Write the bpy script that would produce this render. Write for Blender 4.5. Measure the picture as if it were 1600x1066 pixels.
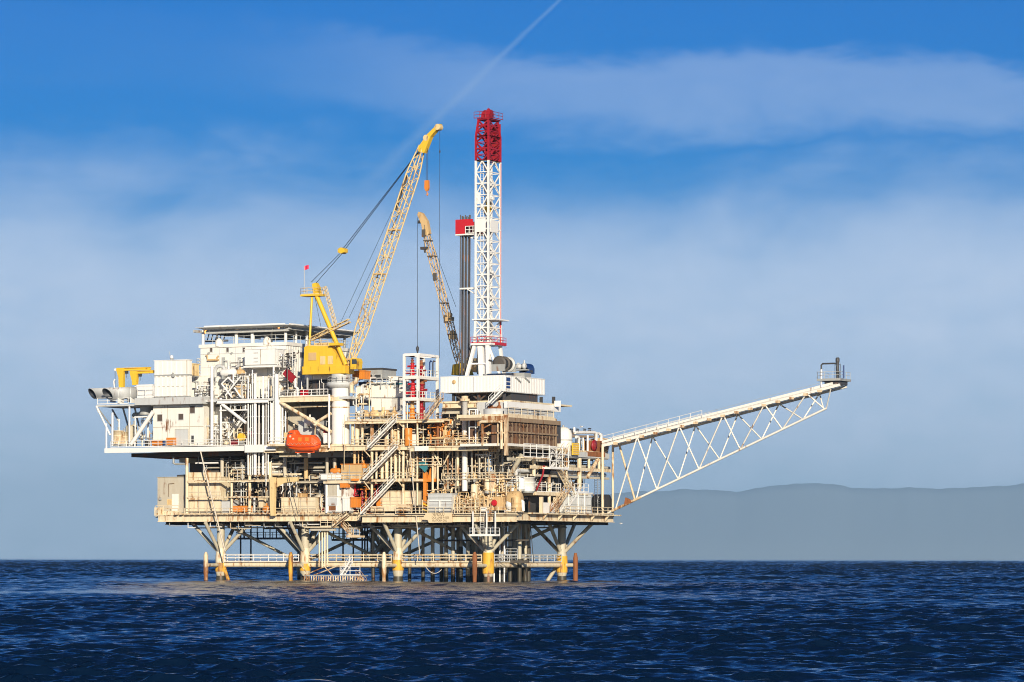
import bpy, math, random
import numpy as np
from mathutils import Vector, Matrix
R = math.radians
for o in list(bpy.data.objects): bpy.data.objects.remove(o)
sc = bpy.context.scene
COL = sc.collection

# ------------------------------------------------------------------ camera
PHI = R(28); CS, SN = math.cos(PHI), math.sin(PHI)
DIST = 600.0; EYE = 4.1; FPX = 5400.0
cam = bpy.data.cameras.new('camera'); camo = bpy.data.objects.new('camera', cam); COL.objects.link(camo)
cam.sensor_width = 36; cam.lens = FPX/1600*36; cam.shift_y = (873.3-533)/1600
cam.clip_start = 1; cam.clip_end = 200000
camo.matrix_world = Matrix.Translation((DIST*SN, -DIST*CS, EYE)) @ Matrix.Rotation(PHI,4,'Z') @ Matrix.Rotation(R(90),4,'X') @ Matrix.Rotation(R(0.06),4,'Z')
sc.camera = camo

# ------------------------------------------------------------------ exposure
sc.view_settings.view_transform = 'Standard'; sc.view_settings.look = 'None'
sc.view_settings.exposure = 0.20; sc.view_settings.gamma = 1.0
sc.cycles.max_bounces = 6; sc.cycles.volume_bounces = 1
sc.cycles.volume_max_steps = 64; sc.cycles.filter_width = 1.0

# ------------------------------------------------------------------ sun
SUN_EL = R(16); SUN_OFF = R(-9)         # a low sun behind the camera
fwd = Vector((-SN, CS, 0)); rgt = Vector((CS, SN, 0))
sdir = (-fwd*math.cos(SUN_OFF) - rgt*math.sin(SUN_OFF))*math.cos(SUN_EL) + Vector((0,0,math.sin(SUN_EL)))
sun = bpy.data.lights.new('sun', 'SUN'); sun.energy = 5.0; sun.angle = R(0.53); sun.color = (1.0, 0.89, 0.71)
suno = bpy.data.objects.new('sun', sun); COL.objects.link(suno)
suno.rotation_euler = sdir.to_track_quat('Z', 'Y').to_euler(); suno.location = sdir*900

# ------------------------------------------------------------------ world: clear sky with a veil of high cloud
W = bpy.data.worlds.new('World'); sc.world = W; W.use_nodes = True
nt = W.node_tree; N = nt.nodes; L = nt.links; N.clear()
def nd(t, **k):
    n = N.new(t)
    for a, b in k.items(): setattr(n, a, b)
    return n
def mth(op, a, b=None, c=None, clamp=False):
    n = nd('ShaderNodeMath', operation=op, use_clamp=clamp)
    for i, x in enumerate((a, b, c)):
        if x is None: continue
        if isinstance(x, (int, float)): n.inputs[i].default_value = x
        else: L.new(x, n.inputs[i])
    return n.outputs[0]
def sstep(x, a, b):
    n = nd('ShaderNodeMapRange', interpolation_type='SMOOTHSTEP')
    n.inputs['From Min'].default_value = a; n.inputs['From Max'].default_value = b; L.new(x, n.inputs['Value'])
    return n.outputs[0]
def noise(vec, scale, detail=5, rough=0.55, dist=0.0):
    n = nd('ShaderNodeTexNoise'); L.new(vec, n.inputs['Vector'])
    n.inputs['Scale'].default_value = scale; n.inputs['Detail'].default_value = detail
    n.inputs['Roughness'].default_value = rough; n.inputs['Distortion'].default_value = dist
    return n.outputs['Fac']
sky = nd('ShaderNodeTexSky', sky_type='NISHITA', sun_disc=False)
sky.sun_elevation = SUN_EL; sky.sun_rotation = math.atan2(sdir.x, sdir.y); sky.altitude = 0
sky.air_density = 1.0; sky.dust_density = 0.4; sky.ozone_density = 3.0
tc = nd('ShaderNodeTexCoord'); sep = nd('ShaderNodeSeparateXYZ'); L.new(tc.outputs['Generated'], sep.inputs[0])
ez = sep.outputs['Z']
hs = nd('ShaderNodeHueSaturation'); L.new(sky.outputs[0], hs.inputs['Color'])
hs.inputs['Saturation'].default_value = 1.25; hs.inputs['Value'].default_value = 1.0
tint = nd('ShaderNodeMix', data_type='RGBA', blend_type='MULTIPLY'); tint.inputs[0].default_value = 1.0
L.new(hs.outputs[0], tint.inputs[6]); tint.inputs[7].default_value = (0.0, 0.42, 0.95, 1)
# cloud veil: direction turned so that X runs across the view and Y into it
rot = nd('ShaderNodeVectorRotate', rotation_type='Z_AXIS'); rot.inputs['Angle'].default_value = -PHI
L.new(tc.outputs['Generated'], rot.inputs['Vector'])
s2 = nd('ShaderNodeSeparateXYZ'); L.new(rot.outputs[0], s2.inputs[0])
U, V = s2.outputs['X'], s2.outputs['Z']
def stretch(kx, kz, off):
    c = nd('ShaderNodeCombineXYZ'); L.new(mth('MULTIPLY', U, kx), c.inputs[0]); L.new(mth('MULTIPLY', V, kz), c.inputs[1]); c.inputs[2].default_value = off
    return c.outputs[0]
n1 = noise(stretch(9, 26, 1.3), 1.0, 6, 0.55, 0.4)
n2 = noise(stretch(26, 60, 4.1), 1.0, 7, 0.6, 0.6)
n3 = noise(stretch(70, 130, 9.7), 1.0, 8, 0.6, 0.15)
nmix = mth('ADD', mth('MULTIPLY', mth('SUBTRACT', n1, 0.5), 0.9), mth('ADD', mth('MULTIPLY', mth('SUBTRACT', n2, 0.5), 0.45), mth('MULTIPLY', mth('SUBTRACT', n3, 0.5), 0.22)))
vb = mth('ADD', V, mth('MULTIPLY', nmix, 0.055))            # warped height of the veil
veil = mth('SUBTRACT', 1.0, sstep(vb, 0.072, 0.126))         # thick low veil
vb2 = mth('ADD', mth('ADD', V, mth('MULTIPLY', U, 0.05)), mth('MULTIPLY', nmix, 0.034))
hi0 = mth('SUBTRACT', sstep(vb2, 0.120, 0.135), sstep(vb2, 0.144, 0.153))       # a ragged band higher up, to the right
hi = mth('MULTIPLY', hi0, mth('ADD', mth('MULTIPLY', sstep(U, -0.10, 0.03), 0.85), mth('MULTIPLY', n2, 0.12)))
cl = mth('MAXIMUM', mth('MULTIPLY', veil, 0.93), mth('MULTIPLY', hi, 0.36))
cl = mth('MULTIPLY', cl, mth('ADD', mth('ADD', 0.62, mth('MULTIPLY', n2, 0.34)), mth('MULTIPLY', n3, 0.36)))
# contrail: a thin streak along a great circle
def dirpx(px, py):
    return (rgt*((px-800)/FPX) + fwd + Vector((0,0,(873.3-py)/FPX))).normalized()
d1, d2 = dirpx(873, 0), dirpx(590, 272)
nn = d1.cross(d2).normalized()
dot = nd('ShaderNodeVectorMath', operation='DOT_PRODUCT'); L.new(tc.outputs['Generated'], dot.inputs[0]); dot.inputs[1].default_value = nn
ad = mth('ABSOLUTE', mth('ADD', dot.outputs['Value'], mth('MULTIPLY', mth('SUBTRACT', n2, 0.5), 0.0018)))
wid = mth('ADD', 0.0006, mth('MULTIPLY', sstep(V, 0.17, 0.10), 0.0022))
trail = mth('MULTIPLY', mth('SUBTRACT', 1.0, mth('DIVIDE', ad, wid), clamp=True), sstep(V, 0.092, 0.125))
trail = mth('MULTIPLY', mth('MULTIPLY', trail, mth('ADD', 0.45, mth('MULTIPLY', n2, 1.1))), 0.29)
mx = nd('ShaderNodeMix', data_type='RGBA'); L.new(cl, mx.inputs[0]); deep = nd('ShaderNodeVectorMath', operation='SCALE'); L.new(tint.outputs[2], deep.inputs[0])      # the clear sky deepens towards the zenith
L.new(mth('SUBTRACT', 1.0, mth('MULTIPLY', sstep(ez, 0.14, 0.75), 0.55)), deep.inputs['Scale']); L.new(deep.outputs[0], mx.inputs[6])
CLOUD = (6.0, 7.4, 9.7, 1)
mx.inputs[7].default_value = CLOUD
mx2 = nd('ShaderNodeMix', data_type='RGBA'); L.new(trail, mx2.inputs[0]); L.new(mx.outputs[2], mx2.inputs[6]); mx2.inputs[7].default_value = (3.2, 5.0, 8.0, 1)
bg = nd('ShaderNodeBackground'); bg.inputs['Strength'].default_value = 0.08; L.new(mx2.outputs[2], bg.inputs['Color'])
out = nd('ShaderNodeOutputWorld'); L.new(bg.outputs[0], out.inputs['Surface'])

# ------------------------------------------------------------------ the photograph's measure: pixel column/row on a plane -> metres
def fx(px, y):                       # world x of a column on the plane Y = y
    k = (px-800)/FPX
    return (k*(DIST + y*CS) - y*SN)/(CS + k*SN)
def ry(px, x):                       # world y of a column on the plane X = x
    k = (px-800)/FPX
    return (k*(DIST - x*SN) - x*CS)/(SN - k*CS)
def zz(py, x, y):
    d = DIST - x*SN + y*CS
    px = 800 + FPX*(x*CS + y*SN)/d
    return EYE + (873.3 + (px-800)*0.001 - py)*d/FPX
def P(px, py, y):
    x = fx(px, y); return Vector((x, y, zz(py, x, y)))
def Q(px, py, x):
    y = ry(px, x); return Vector((x, y, zz(py, x, y)))

# ------------------------------------------------------------------ mesh helpers
class MB:
    def __init__(s): s.v = []; s.f = []; s.sm = []
    def add(s, vs, fs, smooth=False):
        b = len(s.v); s.v += [tuple(v) for v in vs]
        for f in fs: s.f.append(tuple(b+i for i in f)); s.sm.append(smooth)
        return s
    def box(s, x0, x1, y0, y1, z0, z1):
        if x1 < x0: x0, x1 = x1, x0
        if y1 < y0: y0, y1 = y1, y0
        if z1 < z0: z0, z1 = z1, z0
        return s.add([(x0,y0,z0),(x1,y0,z0),(x1,y1,z0),(x0,y1,z0),(x0,y0,z1),(x1,y0,z1),(x1,y1,z1),(x0,y1,z1)],
              [(0,3,2,1),(4,5,6,7),(0,1,5,4),(1,2,6,5),(2,3,7,6),(3,0,4,7)])
    def bar(s, p, q, w, h=None):
        p, q = Vector(p), Vector(q); d = (q-p)
        if d.length < 1e-6: return s
        d.normalize(); h = h or w
        up = Vector((0,0,1)) if abs(d.z) < 0.95 else Vector((0,1,0))
        a = d.cross(up).normalized()*w/2; b = a.cross(d).normalized()*h/2
        vs = [p-a-b, p+a-b, p+a+b, p-a+b, q-a-b, q+a-b, q+a+b, q-a+b]
        return s.add(vs, [(0,1,2,3)[::-1],(4,5,6,7),(0,1,5,4),(1,2,6,5),(2,3,7,6),(3,0,4,7)])
    def tube(s, p, q, r, n=7, r2=None):
        return s.path([p, q], r, n, r2)
    def path(s, pts, r, n=7, r2=None):
        pts = [Vector(p) for p in pts]; vs = []; m = len(pts); ref = None
        for i, p in enumerate(pts):
            t = (pts[min(i+1,m-1)]-pts[max(i-1,0)])
            t = t.normalized() if t.length > 1e-9 else Vector((0,0,1))
            if ref is None:
                up = Vector((0,0,1)) if abs(t.z) < 0.9 else Vector((1,0,0))
                a = t.cross(up).normalized()
            else:
                a = (ref - t*ref.dot(t))
                a = a.normalized() if a.length > 1e-6 else t.orthogonal().normalized()
            ref = a; b = t.cross(a)
            k = 1.0
            if 0 < i < m-1:
                c = (pts[i]-pts[i-1]).normalized().dot((pts[i+1]-pts[i]).normalized()); k = 1/max(0.5, math.sqrt((1+c)/2))
            rr = r if r2 is None else r + (r2-r)*i/(m-1)
            for j in range(n):
                an = 2*math.pi*j/n; vs.append(p + (a*math.cos(an)+b*math.sin(an))*rr*k)
        fs = []
        for i in range(m-1):
            for j in range(n):
                k = (j+1) % n; fs.append((i*n+j, i*n+k, (i+1)*n+k, (i+1)*n+j))
        s.add(vs, fs, True)
        s.add(vs[:n], [tuple(range(n))[::-1]]); s.add(vs[-n:], [tuple(range(n))])
        return s
    def lathe(s, c, prof, n=16, axis=(0,0,1)):
        c = Vector(c); ax = Vector(axis).normalized(); a = ax.orthogonal().normalized(); b = ax.cross(a)
        vs = []
        for (r, h) in prof:
            for j in range(n):
                an = 2*math.pi*j/n; vs.append(c + ax*h + (a*math.cos(an)+b*math.sin(an))*max(r,1e-4))
        fs = [(i*n+j, i*n+(j+1)%n, (i+1)*n+(j+1)%n, (i+1)*n+j) for i in range(len(prof)-1) for j in range(n)]
        s.add(vs, fs, True)
        s.add(vs[:n], [tuple(range(n))[::-1]]); s.add(vs[-n:], [tuple(range(n))])
        return s
    def prism(s, poly, y0, y1, smooth=False):       # poly in (x, z), extruded along y
        n = len(poly)
        vs = [(x,y0,z) for x,z in poly] + [(x,y1,z) for x,z in poly]
        fs = [tuple(range(n)), tuple(range(n,2*n))[::-1]] + [(i,(i+1)%n,n+(i+1)%n,n+i)[::-1] for i in range(n)]
        return s.add(vs, fs)
    def slab(s, poly, z0, z1):                      # poly in (x, y), extruded up
        n = len(poly)
        vs = [(x,y,z0) for x,y in poly] + [(x,y,z1) for x,y in poly]
        fs = [tuple(range(n))[::-1], tuple(range(n,2*n))] + [(i,(i+1)%n,n+(i+1)%n,n+i) for i in range(n)]
        return s.add(vs, fs)
    def build(s, name, mat, parent=None, label=None):
        off = Vector(parent.get('_o', (0,0,0))) if parent else Vector((0,0,0))
        if parent is None:
            a = np.array(s.v); off = Vector(((a[:,0].min()+a[:,0].max())/2, (a[:,1].min()+a[:,1].max())/2, a[:,2].min()))
        me = bpy.data.meshes.new(name)
        me.from_pydata([(x-off.x, y-off.y, z-off.z) for x,y,z in s.v], [], s.f)
        me.polygons.foreach_set('use_smooth', s.sm); me.update()
        me.materials.append(mat)
        o = bpy.data.objects.new(name, me); COL.objects.link(o)
        if parent: o.parent = parent
        else: o.location = off
        o['_o'] = tuple(off)
        if label: o['label'] = label
        return o
def tag(o, label, cat, group=None, kind=None):
    if label: o['label'] = label; o['category'] = cat
    if group: o['group'] = group
    if kind: o['kind'] = kind
    return o
def thing(name, label, cat, loc, group=None):
    o = bpy.data.objects.new(name, None); COL.objects.link(o); o.location = loc; o['_o'] = tuple(loc)
    o.empty_display_size = 0.5
    return tag(o, label, cat, group)

# ------------------------------------------------------------------ materials
def newmat(name):
    m = bpy.data.materials.new(name); m.use_nodes = True; t = m.node_tree
    for n in list(t.nodes): t.nodes.remove(n)
    o = t.nodes.new('ShaderNodeOutputMaterial'); b = t.nodes.new('ShaderNodeBsdfPrincipled'); t.links.new(b.outputs[0], o.inputs['Surface'])
    return m, t, b
def paint(name, col, rough=0.5, rust=0.0, dirt=0.25, metal=0.0, rustcol=(0.19,0.07,0.02)):
    m, t, b = newmat(name); nn_, ln = t.nodes.new, t.links.new
    g = nn_('ShaderNodeNewGeometry')
    mp = nn_('ShaderNodeMapping'); mp.inputs['Scale'].default_value = (1.6,1.6,0.22); ln(g.outputs['Position'], mp.inputs['Vector'])
    a = nn_('ShaderNodeTexNoise'); ln(mp.outputs[0], a.inputs['Vector']); a.inputs['Scale'].default_value = 1.0; a.inputs['Detail'].default_value = 6; a.inputs['Roughness'].default_value = 0.65
    c = nn_('ShaderNodeTexNoise'); ln(g.outputs['Position'], c.inputs['Vector']); c.inputs['Scale'].default_value = 0.35; c.inputs['Detail'].default_value = 4
    r1 = nn_('ShaderNodeMapRange'); ln(a.outputs['Fac'], r1.inputs['Value'])
    r1.inputs['From Min'].default_value = 0.42; r1.inputs['From Max'].default_value = 0.72; r1.inputs['To Max'].default_value = dirt
    m1 = nn_('ShaderNodeMix'); m1.data_type = 'RGBA'; ln(r1.outputs[0], m1.inputs[0])
    m1.inputs[6].default_value = (*col,1); m1.inputs[7].default_value = (col[0]*0.55+0.03, col[1]*0.46+0.015, col[2]*0.36,1)
    res = m1.outputs[2]
    if rust > 0:
        ad_ = nn_('ShaderNodeMath'); ad_.operation = 'MULTIPLY_ADD'; ln(c.outputs['Fac'], ad_.inputs[0]); ad_.inputs[1].default_value = 0.8; ln(a.outputs['Fac'], ad_.inputs[2])
        r2 = nn_('ShaderNodeMapRange'); ln(ad_.outputs[0], r2.inputs['Value'])
        r2.inputs['From Min'].default_value = 1.08-0.26*rust; r2.inputs['From Max'].default_value = 1.20-0.22*rust
        m2 = nn_('ShaderNodeMix'); m2.data_type = 'RGBA'; ln(r2.outputs[0], m2.inputs[0]); ln(res, m2.inputs[6]); m2.inputs[7].default_value = (*rustcol,1)
        res = m2.outputs[2]
    ln(res, b.inputs['Base Color']); b.inputs['Roughness'].default_value = rough; b.inputs['Metallic'].default_value = metal
    return m
M = {}
M['white'] = paint('white_paint', (0.82,0.80,0.76), 0.45, 0.0, 0.12)
M['wall'] = paint('wall_paint', (0.80,0.77,0.70), 0.55, 0.10, 0.18)
M['cream'] = paint('cream_paint', (0.77,0.65,0.45), 0.5, 0.48, 0.5, rustcol=(0.34,0.16,0.05))
M['creamrust'] = paint('cream_rusting_paint', (0.70,0.55,0.36), 0.55, 0.75, 0.45, rustcol=(0.26,0.10,0.03))
M['beige'] = paint('beige_paint', (0.52,0.47,0.37), 0.6, 0.15, 0.3)
M['leg'] = paint('leg_paint', (0.54,0.49,0.37), 0.6, 0.35, 0.45, rustcol=(0.26,0.11,0.04))
M['legwet'] = paint('marine_growth', (0.055,0.05,0.035), 0.5, 0.2, 0.6)
M['grey'] = paint('grey_paint', (0.36,0.37,0.36), 0.5, 0.15, 0.3)
M['palegrey'] = paint('pale_grey_paint', (0.55,0.56,0.55), 0.5, 0.1, 0.25)
M['dark'] = paint('dark_steel', (0.055,0.055,0.058), 0.5, 0.2, 0.3)
M['shade'] = paint('shade_brown_steel', (0.09,0.08,0.07), 0.65, 0.35, 0.4)  # brown-grey darkened to stand for the shade inside the decks
M['crimson'] = paint('crimson_paint', (0.36,0.008,0.02), 0.45, 0.0, 0.2)
M['bandyellow'] = paint('worn_yellow_paint', (0.78,0.42,0.04), 0.6, 0.75, 0.5, rustcol=(0.22,0.09,0.03))
M['yellow'] = paint('yellow_paint', (0.80,0.50,0.035), 0.42, 0.15, 0.22)
M['paleyellow'] = paint('pale_yellow_paint', (0.76,0.57,0.28), 0.45, 0.35, 0.3)
M['tan'] = paint('tan_paint', (0.62,0.42,0.20), 0.5, 0.35, 0.35)
M['orange'] = paint('orange_paint', (0.68,0.23,0.03), 0.45, 0.2, 0.2)
M['boat'] = paint('lifeboat_orange', (0.82,0.10,0.012), 0.35, 0.0, 0.1)
M['red'] = paint('red_paint', (0.52,0.015,0.025), 0.4, 0.0, 0.15)
M['darkred'] = paint('dark_red_paint', (0.30,0.012,0.02), 0.45, 0.05, 0.25)
M['rust'] = paint('rusty_steel', (0.28,0.10,0.035), 0.8, 0.4, 0.6)
M['brown'] = paint('brown_louvre', (0.135,0.075,0.045), 0.6, 0.2, 0.35)
M['tanbrown'] = paint('brown_frame', (0.30,0.21,0.13), 0.6, 0.3, 0.3)
M['blue'] = paint('blue_paint', (0.012,0.045,0.17), 0.4, 0.0, 0.2)
M['tarp'] = paint('teal_tarp', (0.03,0.20,0.24), 0.75, 0.0, 0.35)
M['blacktarp'] = paint('black_tarp', (0.03,0.032,0.035), 0.55, 0.0, 0.3)
M['glass'] = paint('window_glass', (0.05,0.055,0.06), 0.1, 0.0, 0.0)
M['brownglass'] = paint('louvred_window', (0.10,0.075,0.06), 0.4, 0.0, 0.2)
M['cable'] = paint('steel_cable', (0.025,0.03,0.04), 0.5, 0.0, 0.0)
M['rope'] = paint('hose', (0.62,0.55,0.45), 0.6, 0.0, 0.2)
M['pipe'] = paint('drill_pipe', (0.055,0.05,0.055), 0.4, 0.4, 0.3)
M['flag'] = paint('red_flag', (0.80,0.03,0.09), 0.7, 0.0, 0.0)
M['signboard'] = paint('sign_board_paint', (0.75,0.60,0.38), 0.6, 0.0, 0.2)
M['ink'] = paint('sign_lettering', (0.16,0.11,0.06), 0.6, 0.0, 0.2)
M['helideck'] = paint('helideck_paint', (0.46,0.46,0.44), 0.6, 0.1, 0.3)
m, t, b = newmat('lamp_glow'); b.inputs['Base Color'].default_value = (1,.5,.15,1); b.inputs['Emission Color'].default_value = (1,0.36,0.09,1); b.inputs['Emission Strength'].default_value = 3.0
M['lamp'] = m

# ------------------------------------------------------------------ sea
def build_sea():
    rng = np.random.default_rng(7)
    # rows at growing distance from a point near the shore-side, columns fanned out
    r = [18.0]
    while r[-1] < 60000:
        d = r[-1]
        if d < 105: step = 0.7
        elif d < 700: step = 0.13 + (d-105)*0.0007
        elif d < 9000: step = 0.55 + (d-700)*0.0005
        else: step = 4.7 + (d-9000)*0.06
        r.append(d + step)
    r = np.array(r); nr = len(r); ni, no_ = 560, 90; nc = ni+2*no_
    half = np.tan(R(10))*r + 22; extra = 130 + 0.25*r            # fine columns across the view, wider ones out to the sides
    e_ = np.linspace(0, 1, no_+1)[1:]**1.8
    X = np.concatenate([-(half[:,None]+extra[:,None]*e_[::-1]), np.linspace(-1,1,ni)[None,:]*half[:,None], half[:,None]+extra[:,None]*e_], 1); Y = np.repeat(r[:,None], nc, 1)
    Z = np.zeros_like(X); DX = np.zeros_like(X); DY = np.zeros_like(X)
    spy = np.gradient(r); spx = 2*half/ni
    wind = R(262)
    lam = np.exp(rng.uniform(np.log(0.4), np.log(26), 170))
    for l in lam:
        th = wind + rng.normal(0, 0.42); k = 2*math.pi/l
        amp = 0.0098*l**0.95*rng.uniform(0.55,1.35)*(1.0 if l < 1.6 else (1.6/l)**0.78)
        ph = rng.uniform(0, 6.28)
        kx, ky = k*math.cos(th), k*math.sin(th)
        lx = l/max(abs(math.cos(th)),0.05); ly = l/max(abs(math.sin(th)),0.05)
        far = 1 + (2.3*np.clip((r-450)/1600,0,1) if l > 3 else 0)
        f = far*np.clip((lx/spx-2.0)/2,0,1)*np.clip((ly/spy-2.5)/2,0,1)
        ok = np.nonzero(f > 0)[0]
        if not len(ok): continue
        a_, b_ = ok[0], ok[-1]+1; f = f[a_:b_,None]
        p = kx*X[a_:b_] + ky*Y[a_:b_] + ph
        c, s_ = np.cos(p), np.sin(p)
        Z[a_:b_] += amp*f*c; DX[a_:b_] -= 0.7*amp*f*math.cos(th)*s_; DY[a_:b_] -= 0.7*amp*f*math.sin(th)*s_
    # patches of calmer and rougher water
    g = 0.82 + 0.30*np.sin(X*0.11+0.6*np.sin(Y*0.05))*np.sin(Y*0.043+X*0.02) + 0.3*np.sin(X*0.021+Y*0.013+1)*np.sin(Y*0.017-X*0.008) + 0.18*np.sin(X*0.07+2+Y*0.03)*np.sin(Y*0.05+X*.02)
    lee = (0.75+0.4*np.sin(X*0.09+Y*0.02)*np.sin(Y*0.06-X*0.03))*np.clip((Y-225)/130,0,1)*np.clip((900-Y)/250,0,1)*np.exp(-((X+22)/60.)**4); g = g*(1-0.46*lee)      # calmer water in front of the platform
    X2 = X + DX*g; Y2 = Y + DY*g; Z2 = Z*g
    C = camo.location
    wx = C.x + X2*CS - Y2*SN; wy = C.y + X2*SN + Y2*CS
    co = np.stack([wx, wy, Z2], -1).reshape(-1,3).astype(np.float32)
    i = np.arange((nr-1)*nc).reshape(nr-1, nc)[:, :-1]
    q = np.stack([i, i+1, i+nc+1, i+nc], -1).reshape(-1,4).astype(np.int32)
    me = bpy.data.meshes.new('sea'); me.vertices.add(len(co)); me.vertices.foreach_set('co', co.ravel())
    me.loops.add(q.size); me.loops.foreach_set('vertex_index', q.ravel())
    me.polygons.add(len(q)); me.polygons.foreach_set('loop_start', np.arange(0, q.size, 4, dtype=np.int32))
    me.polygons.foreach_set('use_smooth', np.ones(len(q), dtype=bool)); me.update(calc_edges=True); me.validate()
    m, t, b = newmat('sea_water')
    b.inputs['Base Color'].default_value = (0.002,0.010,0.030,1); b.inputs['Roughness'].default_value = 0.12; b.inputs['IOR'].default_value = 1.333
    g = t.nodes.new('ShaderNodeNewGeometry'); mp = t.nodes.new('ShaderNodeMapping'); t.links.new(g.outputs['Position'], mp.inputs['Vector'])
    mp.inputs['Rotation'].default_value = (0,0,-PHI); mp.inputs['Scale'].default_value = (0.8,1.0,1)
    nz = t.nodes.new('ShaderNodeTexNoise'); nz.inputs['Scale'].default_value = 3.2; nz.inputs['Detail'].default_value = 5; t.links.new(mp.outputs[0], nz.inputs['Vector'])
    bp = t.nodes.new('ShaderNodeBump'); bp.inputs['Strength'].default_value = 0.45; bp.inputs['Distance'].default_value = 0.12
    t.links.new(nz.outputs['Fac'], bp.inputs['Height']); t.links.new(bp.outputs[0], b.inputs['Normal'])
    me.materials.append(m)
    o = bpy.data.objects.new('sea', me); COL.objects.link(o); o['kind'] = 'structure'
    # the sea bed of the far water: one wide sheet under the waves that carries the water out to the sides and behind
    big = MB(); big.add([(-70000,-70000,-2.6),(70000,-70000,-2.6),(70000,70000,-2.6),(-70000,70000,-2.6)], [(0,1,2,3)])
    ob = big.build('water', m); ob['kind'] = 'structure'
build_sea()

# ------------------------------------------------------------------ far hills and the air before them
def build_hills():
    rng = random.Random(3)
    def ridge(name, dist, pts, depth, seed, mat):
        rg = np.random.default_rng(seed); n = 700
        px = np.linspace(pts[0][0], pts[-1][0], n); h = np.interp(px, [p[0] for p in pts], [p[1] for p in pts])
        for k in range(1, 10): h = h + np.sin(px*0.011*1.75**k + rg.uniform(0,6))*1.9/1.42**k
        mb = MB(); vs = []; rows = 9
        for j in range(rows):
            f = 1 - j/(rows-1)*1.0
            for i in range(n):
                dd = dist - depth*(1-f)
                hh = max(0, (873.3-h[i]))*dist/FPX*(f**0.8)*1.0
                p = camo.location + rgt*((px[i]-800)/FPX*dd) + fwd*dd
                vs.append((p.x, p.y, hh-6))
        b0 = len(vs)
        for i in range(n):
            dd = dist + depth; p = camo.location + rgt*((px[i]-800)/FPX*dd) + fwd*dd; vs.append((p.x,p.y,-6))
        fs = [(j*n+i, j*n+i+1, (j+1)*n+i+1, (j+1)*n+i)[::-1] for j in range(rows-1) for i in range(n-1)]
        fs += [(b0+i, b0+i+1, i+1, i)[::-1] for i in range(n-1)]
        mb.add(vs, fs, True); o = mb.build(name, mat); o['kind'] = 'structure'
    m = paint('hill_haze_blue', (0.225,0.27,0.32), 0.95, 0, 0.0)  # pale blue of distant haze mixed into the hill colour
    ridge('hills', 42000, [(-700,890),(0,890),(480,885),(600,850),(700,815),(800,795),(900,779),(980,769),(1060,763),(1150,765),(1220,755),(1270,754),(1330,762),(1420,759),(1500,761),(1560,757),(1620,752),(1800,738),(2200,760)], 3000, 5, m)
build_hills()
def build_haze():
    mb = MB(); C = camo.location; c = [C+rgt*a+fwd*b_ for a,b_ in ((-30000,-300),(30000,-300),(30000,50000),(-30000,50000))]
    mb.slab([(p.x,p.y) for p in c], -7.5, 1010)
    m = bpy.data.materials.new('haze'); m.use_nodes = True; t = m.node_tree
    for n in list(t.nodes): t.nodes.remove(n)
    o = t.nodes.new('ShaderNodeOutputMaterial'); v = t.nodes.new('ShaderNodeVolumePrincipled')
    v.inputs['Color'].default_value = (0.46,0.74,1.0,1); v.inputs['Density'].default_value = 2.8e-5; v.inputs['Anisotropy'].default_value = 0.0
    t.links.new(v.outputs[0], o.inputs['Volume'])
    ob = mb.build('haze', m); ob['kind'] = 'stuff'

# ================================================================== the platform: legs, braces, decks, stairs, railings
XR = 0.6                                     # the right-hand face
def FB(mb, px0, px1, py0, py1, y, d):        # a box whose front face covers these columns and rows on the plane Y = y
    xm = (fx(px0,y)+fx(px1,y))/2
    return mb.box(fx(px0,y), fx(px1,y), y, y+d, zz(py1,xm,y), zz(py0,xm,y))
def RB(mb, px0, px1, py0, py1, x, d):        # a box whose right face covers these columns and rows on the plane X = x
    ym = (ry(px0,x)+ry(px1,x))/2
    return mb.box(x-d, x, ry(px0,x), ry(px1,x), zz(py1,x,ym), zz(py0,x,ym))
PF = thing('oil_platform', 'huge cream and white steel oil platform standing on legs in the open sea', 'oil platform', (-37, 20, 0))
def part(name, mb, mat, parent=PF, label=None): return mb.build(name, M[mat], parent, label)

def rail(mb, pts, h=1.15, post=1.7, r=0.058, bars=(0.55, 1.0), toe=True):
    pts = [Vector(p) for p in pts]
    for a, b in zip(pts, pts[1:]):
        n = max(1, round((b-a).length/post))
        for i in range(n+1):
            p = a.lerp(b, i/n); mb.tube(p, p+Vector((0,0,h)), r, 5)
        for f in bars: mb.tube(a+Vector((0,0,h*f)), b+Vector((0,0,h*f)), r, 5)
        if toe: mb.bar(a+Vector((0,0,0.07)), b+Vector((0,0,0.07)), 0.03, 0.14)
def railing(pts, mat='cream', parent=PF, **k):
    mb = MB(); rail(mb, pts, **k); return part('railing', mb, mat, parent)
def frail(px0, px1, py, y, mat='cream', **k):
    xm = (fx(px0,y)+fx(px1,y))/2; z = zz(py, xm, y)
    return railing([(fx(px0,y),y,z), (fx(px1,y),y,z)], mat, **k)
def rrail(px0, px1, py, x=XR, mat='cream', **k):
    ym = (ry(px0,x)+ry(px1,x))/2; z = zz(py, x, ym)
    return railing([(x,ry(px0,x),z), (x,ry(px1,x),z)], mat, **k)
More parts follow.
